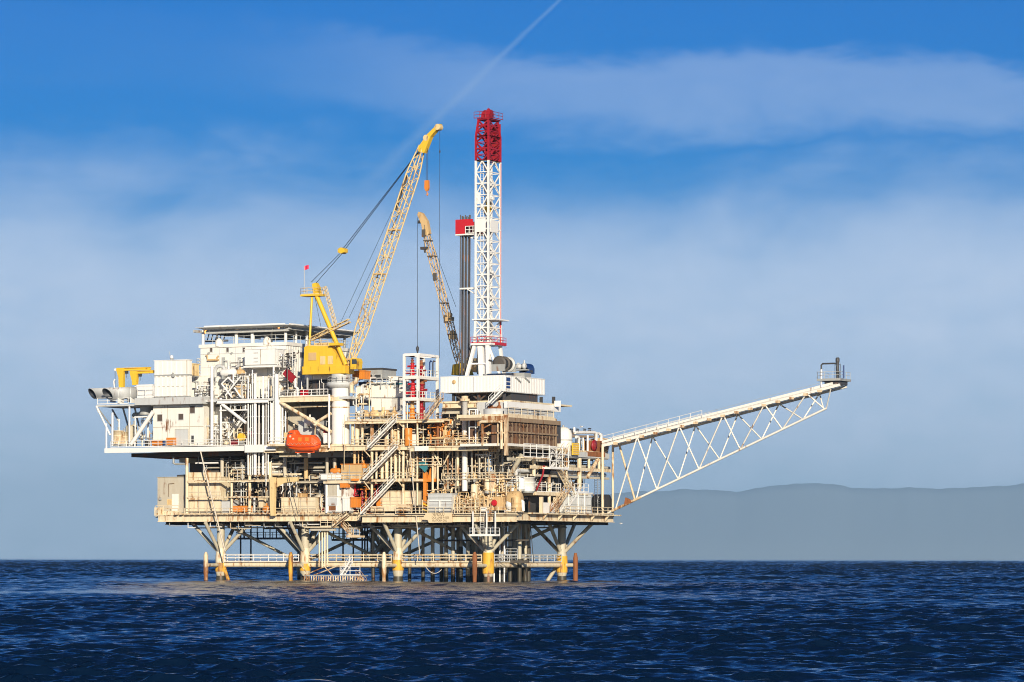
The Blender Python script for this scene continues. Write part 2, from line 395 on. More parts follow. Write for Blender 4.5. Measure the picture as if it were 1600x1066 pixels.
def stair(p, q, wv, mat='cream', parent=PF, railmat=None):
    p, q, wv = Vector(p), Vector(q), Vector(wv); mb = MB()
    for o in (Vector(), wv): mb.bar(p+o, q+o, 0.12, 0.30)
    n = max(4, int(abs(q.z-p.z)/0.24))
    for i in range(n+1):
        c = p.lerp(q, i/n); mb.bar(c, c+wv, 0.26, 0.04)
    s = part('stair', mb, mat, parent)
    mb = MB()
    for o in (Vector(), wv):
        for f in (0.55, 1.1): mb.tube(p+o+Vector((0,0,f)), q+o+Vector((0,0,f)), 0.045, 5)
        k = max(2, int((q-p).length/1.5))
        for i in range(k+1):
            c = p.lerp(q, i/k)+o; mb.tube(c, c+Vector((0,0,1.1)), 0.045, 5)
    part('handrail', mb, railmat or mat, s)
    return s
def fstair(px0, py0, px1, py1, y, mat='cream', w=1.0, **k): return stair(P(px0,py0,y), P(px1,py1,y), (0,w,0), mat, **k)
def rstair(px0, py0, px1, py1, x, mat='cream', w=1.0, **k): return stair(Q(px0,py0,x), Q(px1,py1,x), (-w,0,0), mat, **k)
def ladder(p, h, mat='white', parent=PF, wv=(0.5,0,0), name='ladder'):
    p, wv = Vector(p), Vector(wv); mb = MB()
    for o in (Vector(), wv): mb.tube(p+o, p+o+Vector((0,0,h)), 0.04, 5)
    for i in range(int(h/0.32)): mb.tube(p+Vector((0,0,0.2+0.32*i)), p+wv+Vector((0,0,0.2+0.32*i)), 0.025, 5)
    return part(name, mb, mat, parent)
def ibeam(p, q, w, h, mb):                   # an I-section lying level
    p, q = Vector(p), Vector(q); t = 0.12
    mb.bar(p+Vector((0,0,h/2-t/2)), q+Vector((0,0,h/2-t/2)), w, t); mb.bar(p-Vector((0,0,h/2-t/2)), q-Vector((0,0,h/2-t/2)), w, t)
    mb.bar(p, q, 0.10, h-2*t-0.004); return mb
def beam(px0, px1, py0, py1, y, mat='cream', w=0.5):
    xm = (fx(px0,y)+fx(px1,y))/2; z0, z1 = zz(py1,xm,y), zz(py0,xm,y)
    return part('deck_beam', ibeam((fx(px0,y),y+w/2,(z0+z1)/2), (fx(px1,y),y+w/2,(z0+z1)/2), w, z1-z0, MB()), mat)
def column(px, py0, py1, y, r, mat='cream', square=False):
    a, b = P(px,py1,y+r), P(px,py0,y+r); b.x = a.x
    mb = MB(); mb.bar(a, b, 2*r) if square else mb.tube(a, b, r, 10)
    return part('column', mb, mat)
def brace(p, q, r, mat='cream', name='brace'): return part(name, MB().tube(p, q, r, 10), mat)

# --- legs
LY = 6.0; LX = [fx(p, LY) for p in (345, 477, 622, 763)]; LB = ry(878, LX[3])
ZD = 10.6
def leg(x, y, top, band):
    o = part('leg', MB().lathe((x,y,0), [(0.78,0.95),(0.95,1.6),(0.98,3.4),(0.95,4.6),(0.74,5.9),(0.72,top)], 20), 'leg')
    part('marine_growth', MB().lathe((x,y,0), [(0.86,-4),(0.88,0.3),(0.83,0.95)], 20), 'legwet', o)
    if top > 5 and y < 10: part('node_sleeve', MB().lathe((x,y,0), [(0.98,3.5),(1.0,4.3),(0.80,5.95)], 20), 'cream', o)
    if band: part('painted_collar', MB().lathe((x,y,0), [(1.02,band[0]),(1.05,(band[0]+band[1])/2),(1.01,band[1])], 20), band[2], o)
    return o
bands = [(1.7,3.3,'bandyellow'),(1.9,3.2,'bandyellow'),(2.0,3.9,'bandyellow'),(1.5,5.2,'bandyellow')]
for i, x in enumerate(LX):
    leg(x, LY, ZD, bands[i]); leg(x, LB, ZD, (1.6,4.6,'bandyellow') if i == 3 else None)
for i, x in enumerate(LX):
    for y in (LY, LB):
        for dx, dy in ((6.3,0),(-6.3,0),(0,-5.2),(0,5.2)):
            brace((x+dx*0.08, y+dy*0.08, 5.3), (x+dx, y+dy, ZD+0.05), 0.33, 'leg')
brace((LX[0]+0.5,LY,2.9), (LX[0]+2.6,LY-0.4,-1.5), 0.33, 'bandyellow', 'raking_brace'); brace((LX[3]-0.4,LB,3.6), (LX[3]-3.6,LB-1.0,-1.5), 0.36, 'leg', 'raking_brace')
ZH = 2.95
for y in (LY, LB):
    for a, b in zip(LX, LX[1:]): part('tie_tube', MB().tube((a,y,ZH), (b,y,ZH), 0.44, 14), 'cream')
for x in LX: part('tie_tube', MB().tube((x,LY,ZH), (x,LB,ZH), 0.44, 14), 'cream')
for a, b in ((0,1),(1,2),(2,3)): part('tie_tube', MB().tube((LX[a],LY,ZH-0.1), (LX[b],LB,ZH-0.1), 0.30, 10), 'leg')
# walkway on the front and right tie tubes
def walk(a, b, w=1.1, mat='cream', z=ZH+0.55, rmat=None):
    a, b = Vector((*a,z)), Vector((*b,z)); d = (b-a).normalized(); s = Vector((-d.y,d.x,0))*w/2
    o = part('walkway', MB().bar(a, b, w, 0.12), mat)
    mb = MB(); rail(mb, [a-s+Vector((0,0,.06)), b-s+Vector((0,0,.06))], 1.3, 3.0, .075); rail(mb, [a+s+Vector((0,0,.06)), b+s+Vector((0,0,.06))]); part('railing', mb, rmat or mat, o)
for i in range(3): walk((LX[i]+1.1,LY), (LX[i+1]-1.1,LY), rmat='white' if i == 0 else None)
walk((LX[3],LY+1.2), (LX[3],LB-1.2), rmat='palegrey'); walk((LX[1],LB-2.5), (LX[3],LB-2.5), mat='grey')
# boat fenders
for i, x in enumerate(LX):
    m_ = ('creamrust','bandyellow','cream','rust')[i]
    f = part('boat_fender', MB().lathe((x,LY-5.0,0), [(0.34,-3),(0.36,1.0),(0.44,1.6),(0.44,4.6),(0.2,5.3)], 12), m_)
    part('fender_arm', MB().tube((x,LY-4.4,ZH-0.05), (x,LY-0.8,ZH-0.05), 0.34, 10), 'leg', f)
    if i == 1: pass
f = part('boat_fender', MB().lathe((LX[3]+2.8,LB,0), [(0.40,-3),(0.45,0.9),(0.45,4.2),(0.25,5.2)], 12), 'rust')
part('fender_arm', MB().tube((LX[3]+0.8,LB,ZH), (LX[3]+2.5,LB,ZH), 0.36, 10), 'leg', f)
# conductors
rg = random.Random(5)
def conductor(px, y, r=0.34, top=ZD, zsplit=None):
    x = fx(px, y); zs = zsplit if zsplit is not None else rg.choice([3.9,4.1,5.0,6.3])
    o = part('conductor', MB().tube((x,y,zs), (x,y,top), r, 12), 'leg'); part('marine_growth', MB().tube((x,y,-4), (x,y,zs), r+0.05, 12), 'legwet', o)
for px, y in ((676,14),(697,15),(708,14),(720,15),(731,14),(744,16),(690,20),(716,21),(740,22),(755,20),(785,16),(797,17),(803,22),(812,16),(821,21),(790,25),(776,24),(806,28),(766,14),(773,18),(781,20),(751,16),(818,26),(826,24)): conductor(px, y)
for px in (661,640,583): conductor(px, 18, 0.28, zsplit=4.0)
for y in (13.4,17.2,23): part('conductor_guide', MB().bar((fx(676,y),y,3.6),(fx(826,y),y,3.6),.5,.45).bar((fx(676,y),y,7.4),(fx(826,y),y,7.4),.3,.3), 'shade')
for i in range(3): brace((LX[i],LB,3.2),(LX[i+1],LB,ZD),.3,'leg'); brace((LX[i],LY+1,ZD),((LX[i]+LX[i+1])/2,(LY+LB)/2,3.0),.28,'leg')
for px in (772,781,788): part('riser', MB().tube((fx(px,12),12,-3), (fx(px,12),12,ZD), 0.14, 8), 'white')

# --- lower deck
ZL = 12.15
xa, xb_ = fx(242, 2.5), fx(563, 0)
part('lower_deck', MB().slab([(xa,2.6),(xb_,2.6),(xb_,0.15),(XR-0.1,0.15),(XR-0.1,39),(xa+3,39),(xa+3,8),(xa,8)], ZL-0.35, ZL), 'beige')
for i in range(13):
    x = -74+i*6.1; part('floor_girder', ibeam((x,3.2,10.95),(x,38,10.95),0.4,1.3,MB()), 'shade')
for y in (8,14,20,26,32,38): part('floor_girder', ibeam((-72,y,10.6),(-0.3,y,10.6),0.5,0.6,MB()), 'shade')
beam(246, 563, 804, 815, 2.0, 'cream', 0.6)
beam(563, 808, 803, 806, -0.6, 'cream', 0.9); beam(565, 806, 806.3, 816, -0.2, 'cream', 0.5)
mb = MB()
for i in range(34):
    px = 276+i*8.5; x = fx(px, 1.7); mb.box(x-0.28, x+0.28, 1.2, 2.8, ZL-0.02, ZL+0.26)
o = part('joist_ends', mb, 'creamrust'); 
mb = MB()
for i in range(5):
    px = 793+i*5; x = fx(px, -0.6); mb.box(x-0.2, x+0.2, -1.1, 0.4, ZL+0.02, ZL+0.26)
part('joist_ends', mb, 'creamrust')
mb = MB(); y0, y1 = 0.2, ry(958, XR)
part('deck_beam', ibeam((XR,y0,11.45),(XR,y1,11.45),0.6,1.35,mb), 'cream')
part('deck_edge', MB().box(XR+0.31, XR+1.2, y0+4, y1+1, 11.95, ZL+0.03), 'cream')
mb = MB()
for px in (848,872,895,923,945):
    y = ry(px, XR+0.3); mb.add([(XR+0.3,y,11.9),(XR+1.15,y,11.9),(XR+0.3,y,10.85),(XR+0.3,y+0.25,11.9),(XR+1.15,y+0.25,11.9),(XR+0.3,y+0.25,10.85)], [(0,1,2)[::-1],(3,4,5),(0,3,4,1),(1,4,5,2),(2,5,3,0)])
part('gusset', mb, 'cream')
# hanging clutter below the deck: trays, pipes and drains
for i in range(26):
    y = rg.uniform(3.5, 36); x0 = rg.uniform(-70, -12); l = rg.uniform(5, 16); z = rg.uniform(9.6, 10.3)
    mb = MB().tube((x0,y,z), (min(x0+l,-1),y,z), rg.uniform(.07,.22), 8)
    for k in range(3): xx = x0+l*(k+.5)/3.2; mb.box(xx-.05,xx+.05,y-.05,y+.05,z,ZL-0.4)
    part('underdeck_pipe', mb, rg.choice(['shade','beige','leg','grey']))
for i in range(46):
    x = -74+72*rg.random(); y = 2.4+rg.random()*1.2; h_ = rg.uniform(.3,1.1); mb = MB().box(x-.06,x+.06,y,y+.12,ZL-1.6-h_,ZL-1.3)
    l = rg.uniform(.5,3.5); mb.box(x,x+l,y,y+.16,ZL-1.6-h_,ZL-1.6-h_+.14); part('hanger_bracket', mb, rg.choice(['cream','beige','white','shade','grey']))
for px0, px1, y, z in ((372,452,37,7.9),(521,592,36,7.6)):
    a, b = (fx(px0,y),y,z), (fx(px1,y),y,z)
    o = part('walkway', MB().bar(a, b, 1.4, 0.25), 'dark'); mb = MB(); rail(mb, [(a[0],y-.7,z+.12),(b[0],y-.7,z+.12)], r=.06)  # catwalk and rails coloured dark for the shadow under the deck
    for t in np.linspace(0,1,9): mb.bar((a[0]+(b[0]-a[0])*t,y,z),(a[0]+(b[0]-a[0])*t,y,ZD+.4),0.16)
    part('hanger', mb, 'dark', o)
for px in (536,552,566,570,574,580,392,376): part('riser', MB().tube((fx(px,33),33,2.5), (fx(px,33),33,ZD), 0.16, 8), 'dark')
fstair(569,880,596,851,30,'beige')
# white hanging basket with its ladder, in front of the near leg
yb2 = -1.6; b0 = P(733,838,yb2); b1 = P(775,838,yb2)
o = part('hanging_landing', MB().box(b0.x,b1.x,yb2,yb2+1.5,b0.z,b0.z+.22), 'white')
z = b0.z+.22; mb = MB(); rail(mb, [(b0.x,yb2+1.4,z),(b0.x,yb2+.06,z),(b1.x-.06,yb2+.06,z),(b1.x-.06,yb2+1.4,z)], 1.2, 1.1, .055)
part('railing', mb, 'white', o)
mb = MB()
for px in (738.5,760,773.5): x = fx(px,yb2); mb.bar((x,yb2+.12,z),(x,yb2+.12,ZL+.2),.2)
part('hanger', mb, 'white', o); ladder((fx(749,yb2),yb2+.3,z), ZL-z, 'white', o, (0.75,0,0))
# stairs and landings under the deck, risers, boat landing
o = fstair(519,822,541,804,0.4,'cream'); fstair(533,820,548,837,1.6,'creamrust')
part('landing', MB().box(fx(541,1.4),fx(562,1.4),1.4,3.2,zz(840,fx(550,1.4),1.4),zz(837,fx(550,1.4),1.4)), 'creamrust')
frail(542,562,837,1.4,'creamrust'); 
a, b = P(475,823,1.0), P(522,823,1.0)
part('landing', MB().box(a.x,b.x,1.0,2.6,a.z-.2,a.z), 'cream'); 
mb = MB(); rail(mb, [(fx(500,.9),1.1,a.z),(b.x,1.1,a.z)], 1.3); part('railing', mb, 'cream')
for px in (499,503.5,507.5,511.5): part('riser', MB().tube((fx(px,2.2),2.2,zz(886,fx(px,2.2),2.2)), (fx(px,2.2),2.2,a.z-.2), 0.16, 8), 'cream')
part('landing', MB().bar(P(486,828,1.5),P(524,828,1.5),.5,.35), 'beige')
bl0, bl1, yy = fx(475,1.0), fx(562,1.0), 1.0
o = part('boat_landing', MB().box(bl0,bl1,yy,yy+3,0.95,1.15), 'grey'); mb = MB()
rail(mb, [(fx(531,yy),yy+.1,1.15),(bl1,yy+.1,1.15)], 1.5, 1.9, .06); part('railing', mb, 'white', o)
mb = MB(); 
for i in range(24):
    x = bl0+(bl1-bl0)*i/23; mb.tube((x,yy+.1,-2),(x,yy+.1,1.0),.12,6)
    if i % 3 == 0: mb.tube((x,yy+.1,-.2),(x+1.2,yy+.1,1.0),.09,6)
part('fender_piles', mb, 'creamrust', o)
stair((fx(533,1.2),1.2,1.15), (fx(546,1.2),1.2,ZH+.6), (0,1.1,0), 'white', o); stair((fx(568,1.4),1.4,-.6), (fx(556,1.4),1.4,1.15), (0,1.1,0), 'creamrust', o)
mb = MB()
for a_, b_ in ((476,512),(490,530),(520,505),(483,470)): mb.tube((fx(a_,2),2,1.1),(fx(b_,2),2,2.9),.11,6)
part('landing_brace', mb, 'creamrust', o)
frail(790,808,868,3,'palegrey')

# --- main deck, right-hand half
def deckplate(px0, px1, py, y, d, t=0.3, mat='cream'):
    x0, x1 = fx(px0,y), fx(px1,y); z = zz(py,(x0+x1)/2,y); part('deck_plate', MB().box(x0,x1,y,y+d,z-t,z), mat); return z
zm = deckplate(545, 805, 699.5, 1.2, 36)
beam(513, 640, 696, 704, 0.0, 'cream', 0.6); beam(640, 762, 697.5, 704.5, -2.0, 'cream', 0.6)
part('deck_plate', MB().box(fx(640,-2),fx(762,-2),-1.4,1.19,zm-.28,zm-.02), 'cream')
part('kick_plate', MB().box(fx(648,-2.2),fx(669,-2.2),-2.3,-2.02,zz(704.6,-15,-2),zz(697,-15,-2)), 'white')
zmr = zz(712, XR, ry(880,XR))
part('deck_plate', MB().box(-14,XR-.3,ry(862,XR),ry(952,XR),zmr-.3,zmr), 'palegrey')
part('deck_beam', MB().box(XR-.3,XR,ry(884,XR),ry(952,XR),zz(715.5,XR,30),zz(707.5,XR,30)), 'palegrey')
part('deck_beam', MB().box(XR-.3,XR,ry(830,XR),ry(955,XR),zz(737,XR,30),zz(732,XR,30)), 'cream')
part('deck_beam', MB().box(XR-.9,XR-.4,ry(835,XR),ry(955,XR),zz(747.5,XR,25),zz(744,XR,25)), 'beige')
part('deck_beam', MB().box(-1.2,-.7,ry(806,XR),ry(900,XR),zz(722,XR,15),zz(718,XR,15)), 'beige')
# coolers' outer walkway on the right-hand face
zc = zz(714.5, XR, ry(815,XR)); y0, y1 = ry(806,XR), ry(846,XR)
part('walkway', MB().box(XR,XR+1.6,y0,y1,zc-.25,zc), 'cream')
railing([(XR+1.5,y0+.1,zc),(XR+1.5,y1,zc)], 'white', h=2.3, bars=(.33,.66,1.0), post=2.6, r=.07)
part('railing', MB().path([(XR+1.5,y1+.05,zc+1.9),(XR+1.5,y1+2,zc+1.5),(XR+1.5,y1+3.4,zc+.1),(XR+1.5,y1+4.6,zc)],.08,6).path([(XR+1.5,y1+.05,zc+1.2),(XR+1.5,y1+2,zc+.8),(XR+1.5,y1+3.4,zc-.7),(XR+1.5,y1+4.6,zc-.8)],.08,6), 'white')
zlb = zz(731,XR,ry(862,XR)); ya, yb_ = ry(848,XR), ry(877,XR)
part('landing', MB().box(XR,XR+1.5,ya,yb_,zlb-.3,zlb), 'white')
railing([(XR+1.4,ya,zlb),(XR+1.4,yb_,zlb)], 'white', h=3.6, bars=(.33,.66,1.0), post=2.4, r=.08)
mb = MB(); rg2 = random.Random(8)
for i in range(7):
    y = ya+(yb_-ya)*rg2.random(); mb.bar((XR+1.0,y,zlb),(XR+1.0,ya+(yb_-ya)*rg2.random(),zlb+3),.13)
part('lattice_brace', mb, 'white')
rstair(876,731,897,769,XR+1.4,'cream'); rstair(868,799,890,767,XR+1.3,'creamrust'); rstair(883,800,904,770,XR+0.4,'white'); rstair(878,717,889,701,XR+1.2,'cream')
zpl = zz(769,XR,ry(855,XR))
part('deck_plate', MB().box(-5,XR,ry(838,XR),ry(892,XR),zpl-.6,zpl), 'cream'); rrail(839,876,769,XR-.1,'white',h=1.6); rrail(898,919,769,XR-.1,'white',h=1.5)
part('deck_plate', MB().box(-4,XR,ry(896,XR),ry(919,XR),zpl-.3,zpl-.01), 'cream')
rrail(883,958,802.5,XR+1.1,'cream',post=2.2)
# mezzanine landings and beams of the front right half
for (px0,px1,py,y,d) in ((580,655,749,-0.6,14),(505,568,752,0.2,12)):
    z = deckplate(px0,px1,py,y,d,.4)
frail(512,562,752,.2); frail(617,650,749,-.6); frail(572,600,803,-1.0,'creamrust'); frail(618,706,803,-1.0); frail(710,806,803,-1.0); frail(430,560,804,1.3)
frail(288,430,804,1.3)
frail(548,572,697,0); frail(576,640,697,0); frail(640,760,698,-1.95); 
o = fstair(563,803,614,749,-1.8,'wall'); fstair(567,749,617,698,-1.8,'wall'); fstair(574,699,615,657,-1.8,'wall'); fstair(662,656,688,622,-1.5,'creamrust'); fstair(703,680,722,643,4); fstair(763,630,782,611,-1.0,'white')
for px0,py0,px1,py1 in ((568,752,578,765),(622,752,630,762),(568,703,578,714),(622,702,630,712),(622,660,630,668)): brace(P(px0,py0,-.8), P(px1,py1,.6), .12)
for px, py0, py1, y, r in ((581,704,748,.6,.26),(581,752,802,.6,.24),(630,662,697,.6,.22),(630,704,748,.6,.26),(630,752,790,.6,.24),(652,662,790,.2,.17),(676,704,770,.4,.2),(684,704,765,.4,.16),(642,704,745,.8,.3),(715,704,760,1,.25),(789,653,710,-.6,.55)):
    column(px, py0, py1, y, r, 'tan' if px == 642 else ('creamrust' if px == 789 else 'cream'))
for px0,px1,py0,py1,y in ((563,640,776,779,4),(640,806,748,751,5),(655,806,727,729,4),(540,640,724,727,6)): beam(px0,px1,py0,py1,y,'cream',.3)
brace(P(796,745,1.5), P(815,711,.6), .42, 'leg'); brace(P(674,703,.2),P(688,727,.2),.14); brace(P(705,703,.2),P(693,726,.2),.14)
# right face columns
for px, py0, py1, r in ((834,716,744,.34),(884,716,764,.32),(905,716,764,.42),(920,716,732,.25),(936,716,733,.3),(858,745,800,.3)):
    y = ry(px,XR-.5); part('column', MB().tube((XR-.5,y,zz(py1,XR,y)),(XR-.5,y,zz(py0,XR,y)),r,10), 'cream')
brace(Q(918,745,XR-.2), Q(934,718,XR-.2), .35, 'creamrust')
# added backing walls between the decks, painted dark to stand for interior shade
def backing_wall(px0, px1, py0, py1, y, mat='shade'): part('backing_wall', FB(MB(), px0, px1, py0, py1, y, .3), mat)
backing_wall(296, 420, 709, 802, 13); backing_wall(420, 560, 706, 802, 11); backing_wall(556, 690, 704, 802, 12); backing_wall(690, 760, 704, 802, 10)
part('backing_wall', MB().box(-9.3,-9,10,37,ZL+.01,zm-.35), 'shade')
backing_wall(560, 690, 660, 699, 12); backing_wall(690, 775, 640, 699, 11)
# upper deck between crane and mast
zu = deckplate(538, 690, 656, 0.4, 24); beam(538, 692, 656.5, 661.5, -.1, 'cream', .5); frail(545,618,656,.4); frail(640,690,656,.3,'creamrust')
for px in (590,600,612): pass
beam(690, 790, 628.5, 637, 2.0, 'cream', .7); beam(690, 790, 637, 646, 3.2, 'beige', .5)
zdd = zz(627.5,-14,3); part('deck_plate', MB().box(fx(690,3),-1.6,2.75,26,zdd-.3,zdd), 'cream')
part('deck_beam', MB().box(-2.2,-1.6,ry(792,-1.6),ry(872,-1.6)+1,zz(641,-1.6,12),zz(631,-1.6,12)), 'white'); part('deck_beam', MB().box(-1.5,-.2,ry(866,-1.5),ry(876,-.2),zz(638,-1.6,26),zz(629,-1.6,26)), 'white')

# --- main deck, left-hand module
zml = deckplate(163, 545, 698, 0.25, 34)
part('deck_beam', FB(MB(),163,430,698.5,706,-.2,.4), 'white'); part('deck_beam', FB(MB(),382,411,695,707,-.75,.5), 'white'); beam(411,520,700,707,.5,'cream',.5)
part('deck_plate', FB(MB(),417,470,694,697,-1.6,1.8), 'cream'); part('deck_plate', FB(MB(),436,470,712,713.5,-1.6,2.6), 'cream')
part('deck_beam', MB().add([(*v,) for v in []],[]).box(fx(205,4),fx(430,4),4,30,zz(712,-60,4),zz(706,-60,4)), 'shade')
part('deck_beam', FB(MB(),240,300,712,716,9,20), 'rust'); part('deck_beam', FB(MB(),280,292,716,723,7,12), 'beige')
part('underdeck_pipe', MB().path([P(271,714,3),P(271,724,3),P(274,725.5,3),P(290,725.5,3)],.18,8), 'grey')
frail(173,385,697.7,-.1,'white'); frail(420,448,694,-1.5,'white')
for px, py0, py1, y, r, m_ in ((166,662,704,0,.17,'white'),(175.5,645,697,.2,.2,'white'),(186,655,697,4,.16,'white'),(202,634,697,.4,.18,'white'),(231,652,697,3,.16,'white'),(211,652,697,.4,.12,'white'),
      (331,572,697,.4,.30,'white'),(345,622,697,.6,.2,'white'),(432,585,700,.0,.42,'white'),(424,630,700,.2,.3,'white'),(514,616,700,-.2,.2,'white'),
      (292,716,803,1.4,.3,'cream'),(390,707,803,1.6,.3,'cream'),(362,748,803,1.6,.24,'cream'),(347,716,748,4,.35,'beige'),(379,718,748,5,.4,'beige'),(422,722,800,2.2,.3,'cream'),(445,714,746,3,.36,'beige'),(478,716,748,5,.4,'tan'),(511,714,752,5,.3,'beige'),(523,716,750,5,.3,'beige'),(510,752,802,.8,.2,'white')):
    column(px, py0, py1, y, r, m_)
brace(P(239,643,.2), P(205,694,.2), .38, 'white'); part('deck_beam', MB().bar(P(210,652,.4),P(232,651,.4),.25), 'white')
for y in (0.2,):
    brace(P(150,635,y),P(154,645,y),.14,'white'); brace(P(151,636,y),P(172,680,y),.18,'white'); brace(P(152,637,y),P(175,668,y+4),.14,'grey')
for (a,b,c,d,y) in ((175,640,185,658,6),(192,638,204,680,8),(210,636,222,690,8)): brace(P(a,b,y),P(c,d,y),.18,'palegrey')
# top deck of the left bay
za = zz(632,-80,.2)
part('deck_plate', MB().box(fx(150,.2),fx(236,.2),.2,9,za-.3,za), 'palegrey'); frail(152,200,631.5,.3,'white',post=2.5)
part('deck_plate', FB(MB(),210,316,621,632,-.5,12), 'palegrey')
frail(214,240,620.5,-.4,'white',h=2.0)
# beams of the open truss bays
beam(338,418,624,630,-.1,'white',.5); beam(342,388,640,642,.5,'white',.2); beam(436,519,619,628,-.1,'cream',.5); beam(438,517,634,636.5,2,'cream',.3)
part('deck_plate', FB(MB(),316,545,622,626,.6,26), 'palegrey')
brace(P(347,632,.3),P(384,661,.3),.3,'white'); brace(P(438,629,.2),P(517,675,.2),.33,'cream'); brace(P(517,646,.2),P(494,660,.2),.28,'cream')
fstair(357,684,387,640,5,'white',w=1.1); frail(436,512,619,.0,'white')
for a,b,c,d in ((346,600,356,590),(356,590,366,600),(366,600,376,588),(352,618,366,600),(346,600,362,621),(376,621,366,606)): brace(P(a,b,.6),P(c,d,.6),.16,'white')
beam(292,430,750,753.5,1.2,'cream',.35); beam(292,430,776,778,1.2,'cream',.3); beam(390,470,740,743,3,'cream',.3); beam(465,512,751.5,755,4,'beige',.4); beam(425,560,707,715,5,'grey',.5)
# added backing behind the truss bays; the dark pieces imitate shade
backing_wall(345,430,630,697,9,'shade'); backing_wall(432,520,628,697,9,'beige'); backing_wall(470,517,630,668,8,'shade')
part('backing_wall', FB(MB(),316,545,585,621,14,.3), 'shade')

# ================================================================== things standing on the platform
def ribbox(mb, x0, x1, y0, y1, z0, z1, step=0.0, rd=0.07):
    mb.box(x0,x1,y0,y1,z0,z1)
    if step:
        n = max(1,int(abs(x1-x0)/step))
        for i in range(n): x = x0+(x1-x0)*(i+.5)/n; mb.box(x-step*.25,x+step*.25,y0-rd,y0+.01,z0+.06,z1-.06)
        n = max(1,int(abs(y1-y0)/step))
        for i in range(n): y = y0+(y1-y0)*(i+.5)/n; mb.box(x1-.01,x1+rd,y-step*.25,y+step*.25,z0+.06,z1-.06)
    return mb
def F4(px0,px1,py0,py1,y):
    xm = (fx(px0,y)+fx(px1,y))/2; return fx(px0,y), fx(px1,y), zz(py1,xm,y), zz(py0,xm,y)
def building(name, label, cat, box, y, d, mat, step=0, roof=0.12, skid=True, rmat=None, seams=(), group=None):
    x0,x1,z0,z1 = F4(*box,y); t = thing(name,label,cat,((x0+x1)/2,y+d/2,z0),group); t['_b'] = (x0,x1,y,y+d,z0,z1)
    part('wall', ribbox(MB(),x0,x1,y,y+d,z0+.15,z1,step), mat, t)
    if roof: part('roof', MB().box(x0-.12,x1+.12,y-.12,y+d+.12,z1,z1+roof), rmat or mat, t)
    if skid: part('skid', MB().box(x0+.1,x1-.1,y+.1,y+d-.1,z0,z0+.15), 'grey', t)
    if seams:
        mb = MB()
        for s in seams:
            if s[0] == 'h': z = zz(s[1],(x0+x1)/2,y); mb.box(x0+.02,x1-.02,y-.05,y+.01,z-.06,z+.06)
            else: x = fx(s[1],y); mb.box(x-.05,x+.05,y-.06,y+.01,z0+.2,z1-.05)
        part('panel_seam', mb, 'beige' if mat in ('cream','white','wall') else 'grey', t)
    return t
def opening(t, name, box, y, mat='brownglass', frame='palegrey', proud=.05):
    x0,x1,z0,z1 = F4(*box,y); w = part(name, MB().box(x0,x1,y-proud,y+.02,z0,z1), mat, t)
    if frame:
        mb = MB(); f = .09
        for a in ((x0-f,x1+f,z1,z1+f),(x0-f,x1+f,z0-f,z0),(x0-f,x0,z0,z1),(x1,x1+f,z0,z1)): mb.box(a[0],a[1],y-proud-.05,y+.01,a[2],a[3])
        part('frame', mb, frame, w)
    return w
def tank_v(name, label, *a, **k):
    return tank_v_(name, label, *(a if isinstance(a[0],str) else ('pipe' if 'pipe' in name else 'tank',)+a), **k)
def tank_h(name, label, *a, **k):
    return tank_h_(name, label, *(a if isinstance(a[0],str) else ('tank',)+a), **k)
def tank_v_(name, label, cat, px, py0, py1, y, r, mat, cap='dome', group=None, skirt=True, nozzle=True):
    b = P(px,py1,y); h = zz(py0,b.x,y)-b.z; t = thing(name,label,cat,b,group)
    if cap == 'dome': pr = [(r,.35),(r,h-r*.5),(r*.85,h-r*.2),(r*.45,h-.05),(0,h)]
    elif cap == 'cone': pr = [(r,.35),(r,h-.5),(r*.3,h),(0,h)]
    else: pr = [(r,.3),(r,h-.08),(r+.05,h-.08),(r+.05,h),(0,h)]
    part('shell', MB().lathe(b,pr,20), mat, t)
    if skirt: part('skirt', MB().lathe(b,[(r*.92,0),(r*.92,.35)],20), 'grey', t)
    mb = MB()
    for k in (.33,.66): mb.lathe(b+Vector((0,0,h*k)),[(r+.04,-.06),(r+.04,.06)],20)
    part('band', mb, mat, t)
    if nozzle: part('nozzle', MB().tube(b+Vector((0,0,h-.05)),b+Vector((0,0,h+.5)),.12,8).lathe(b+Vector((0,0,h+.5)),[(.2,0),(.2,.1)],10), 'grey', t)
    return t
def tank_h_(name, label, cat, px0, px1, py, y, r, mat, group=None, axis='x', x=None):
    if axis == 'x': a, b = P(px0,py,y), P(px1,py,y); b.z = a.z; ax = (1,0,0)
    else: a, b = Q(px0,py,x), Q(px1,py,x); b.z = a.z; ax = (0,1,0)
    L_ = (b-a).length; t = thing(name,label,cat,(a+b)/2-Vector((0,0,r+.4)),group)
    part('shell', MB().lathe(a,[(0,0),(r*.55,.06),(r*.88,.25),(r,.55),(r,L_-.55),(r*.88,L_-.25),(r*.55,L_-.06),(0,L_)],20,ax), mat, t)
    for k in (.22,.78):
        c = a.lerp(b,k); part('saddle', MB().box(c.x-(.2 if axis=='x' else r*.8),c.x+(.2 if axis=='x' else r*.8),c.y-(r*.8 if axis=='x' else .2),c.y+(r*.8 if axis=='x' else .2),c.z-r-.4,c.z-r*.55), 'grey', t)
    c = a.lerp(b,.5); part('nozzle', MB().tube(c+Vector((0,0,r-.03)),c+Vector((0,0,r+.45)),.16,8), mat, t)
    return t
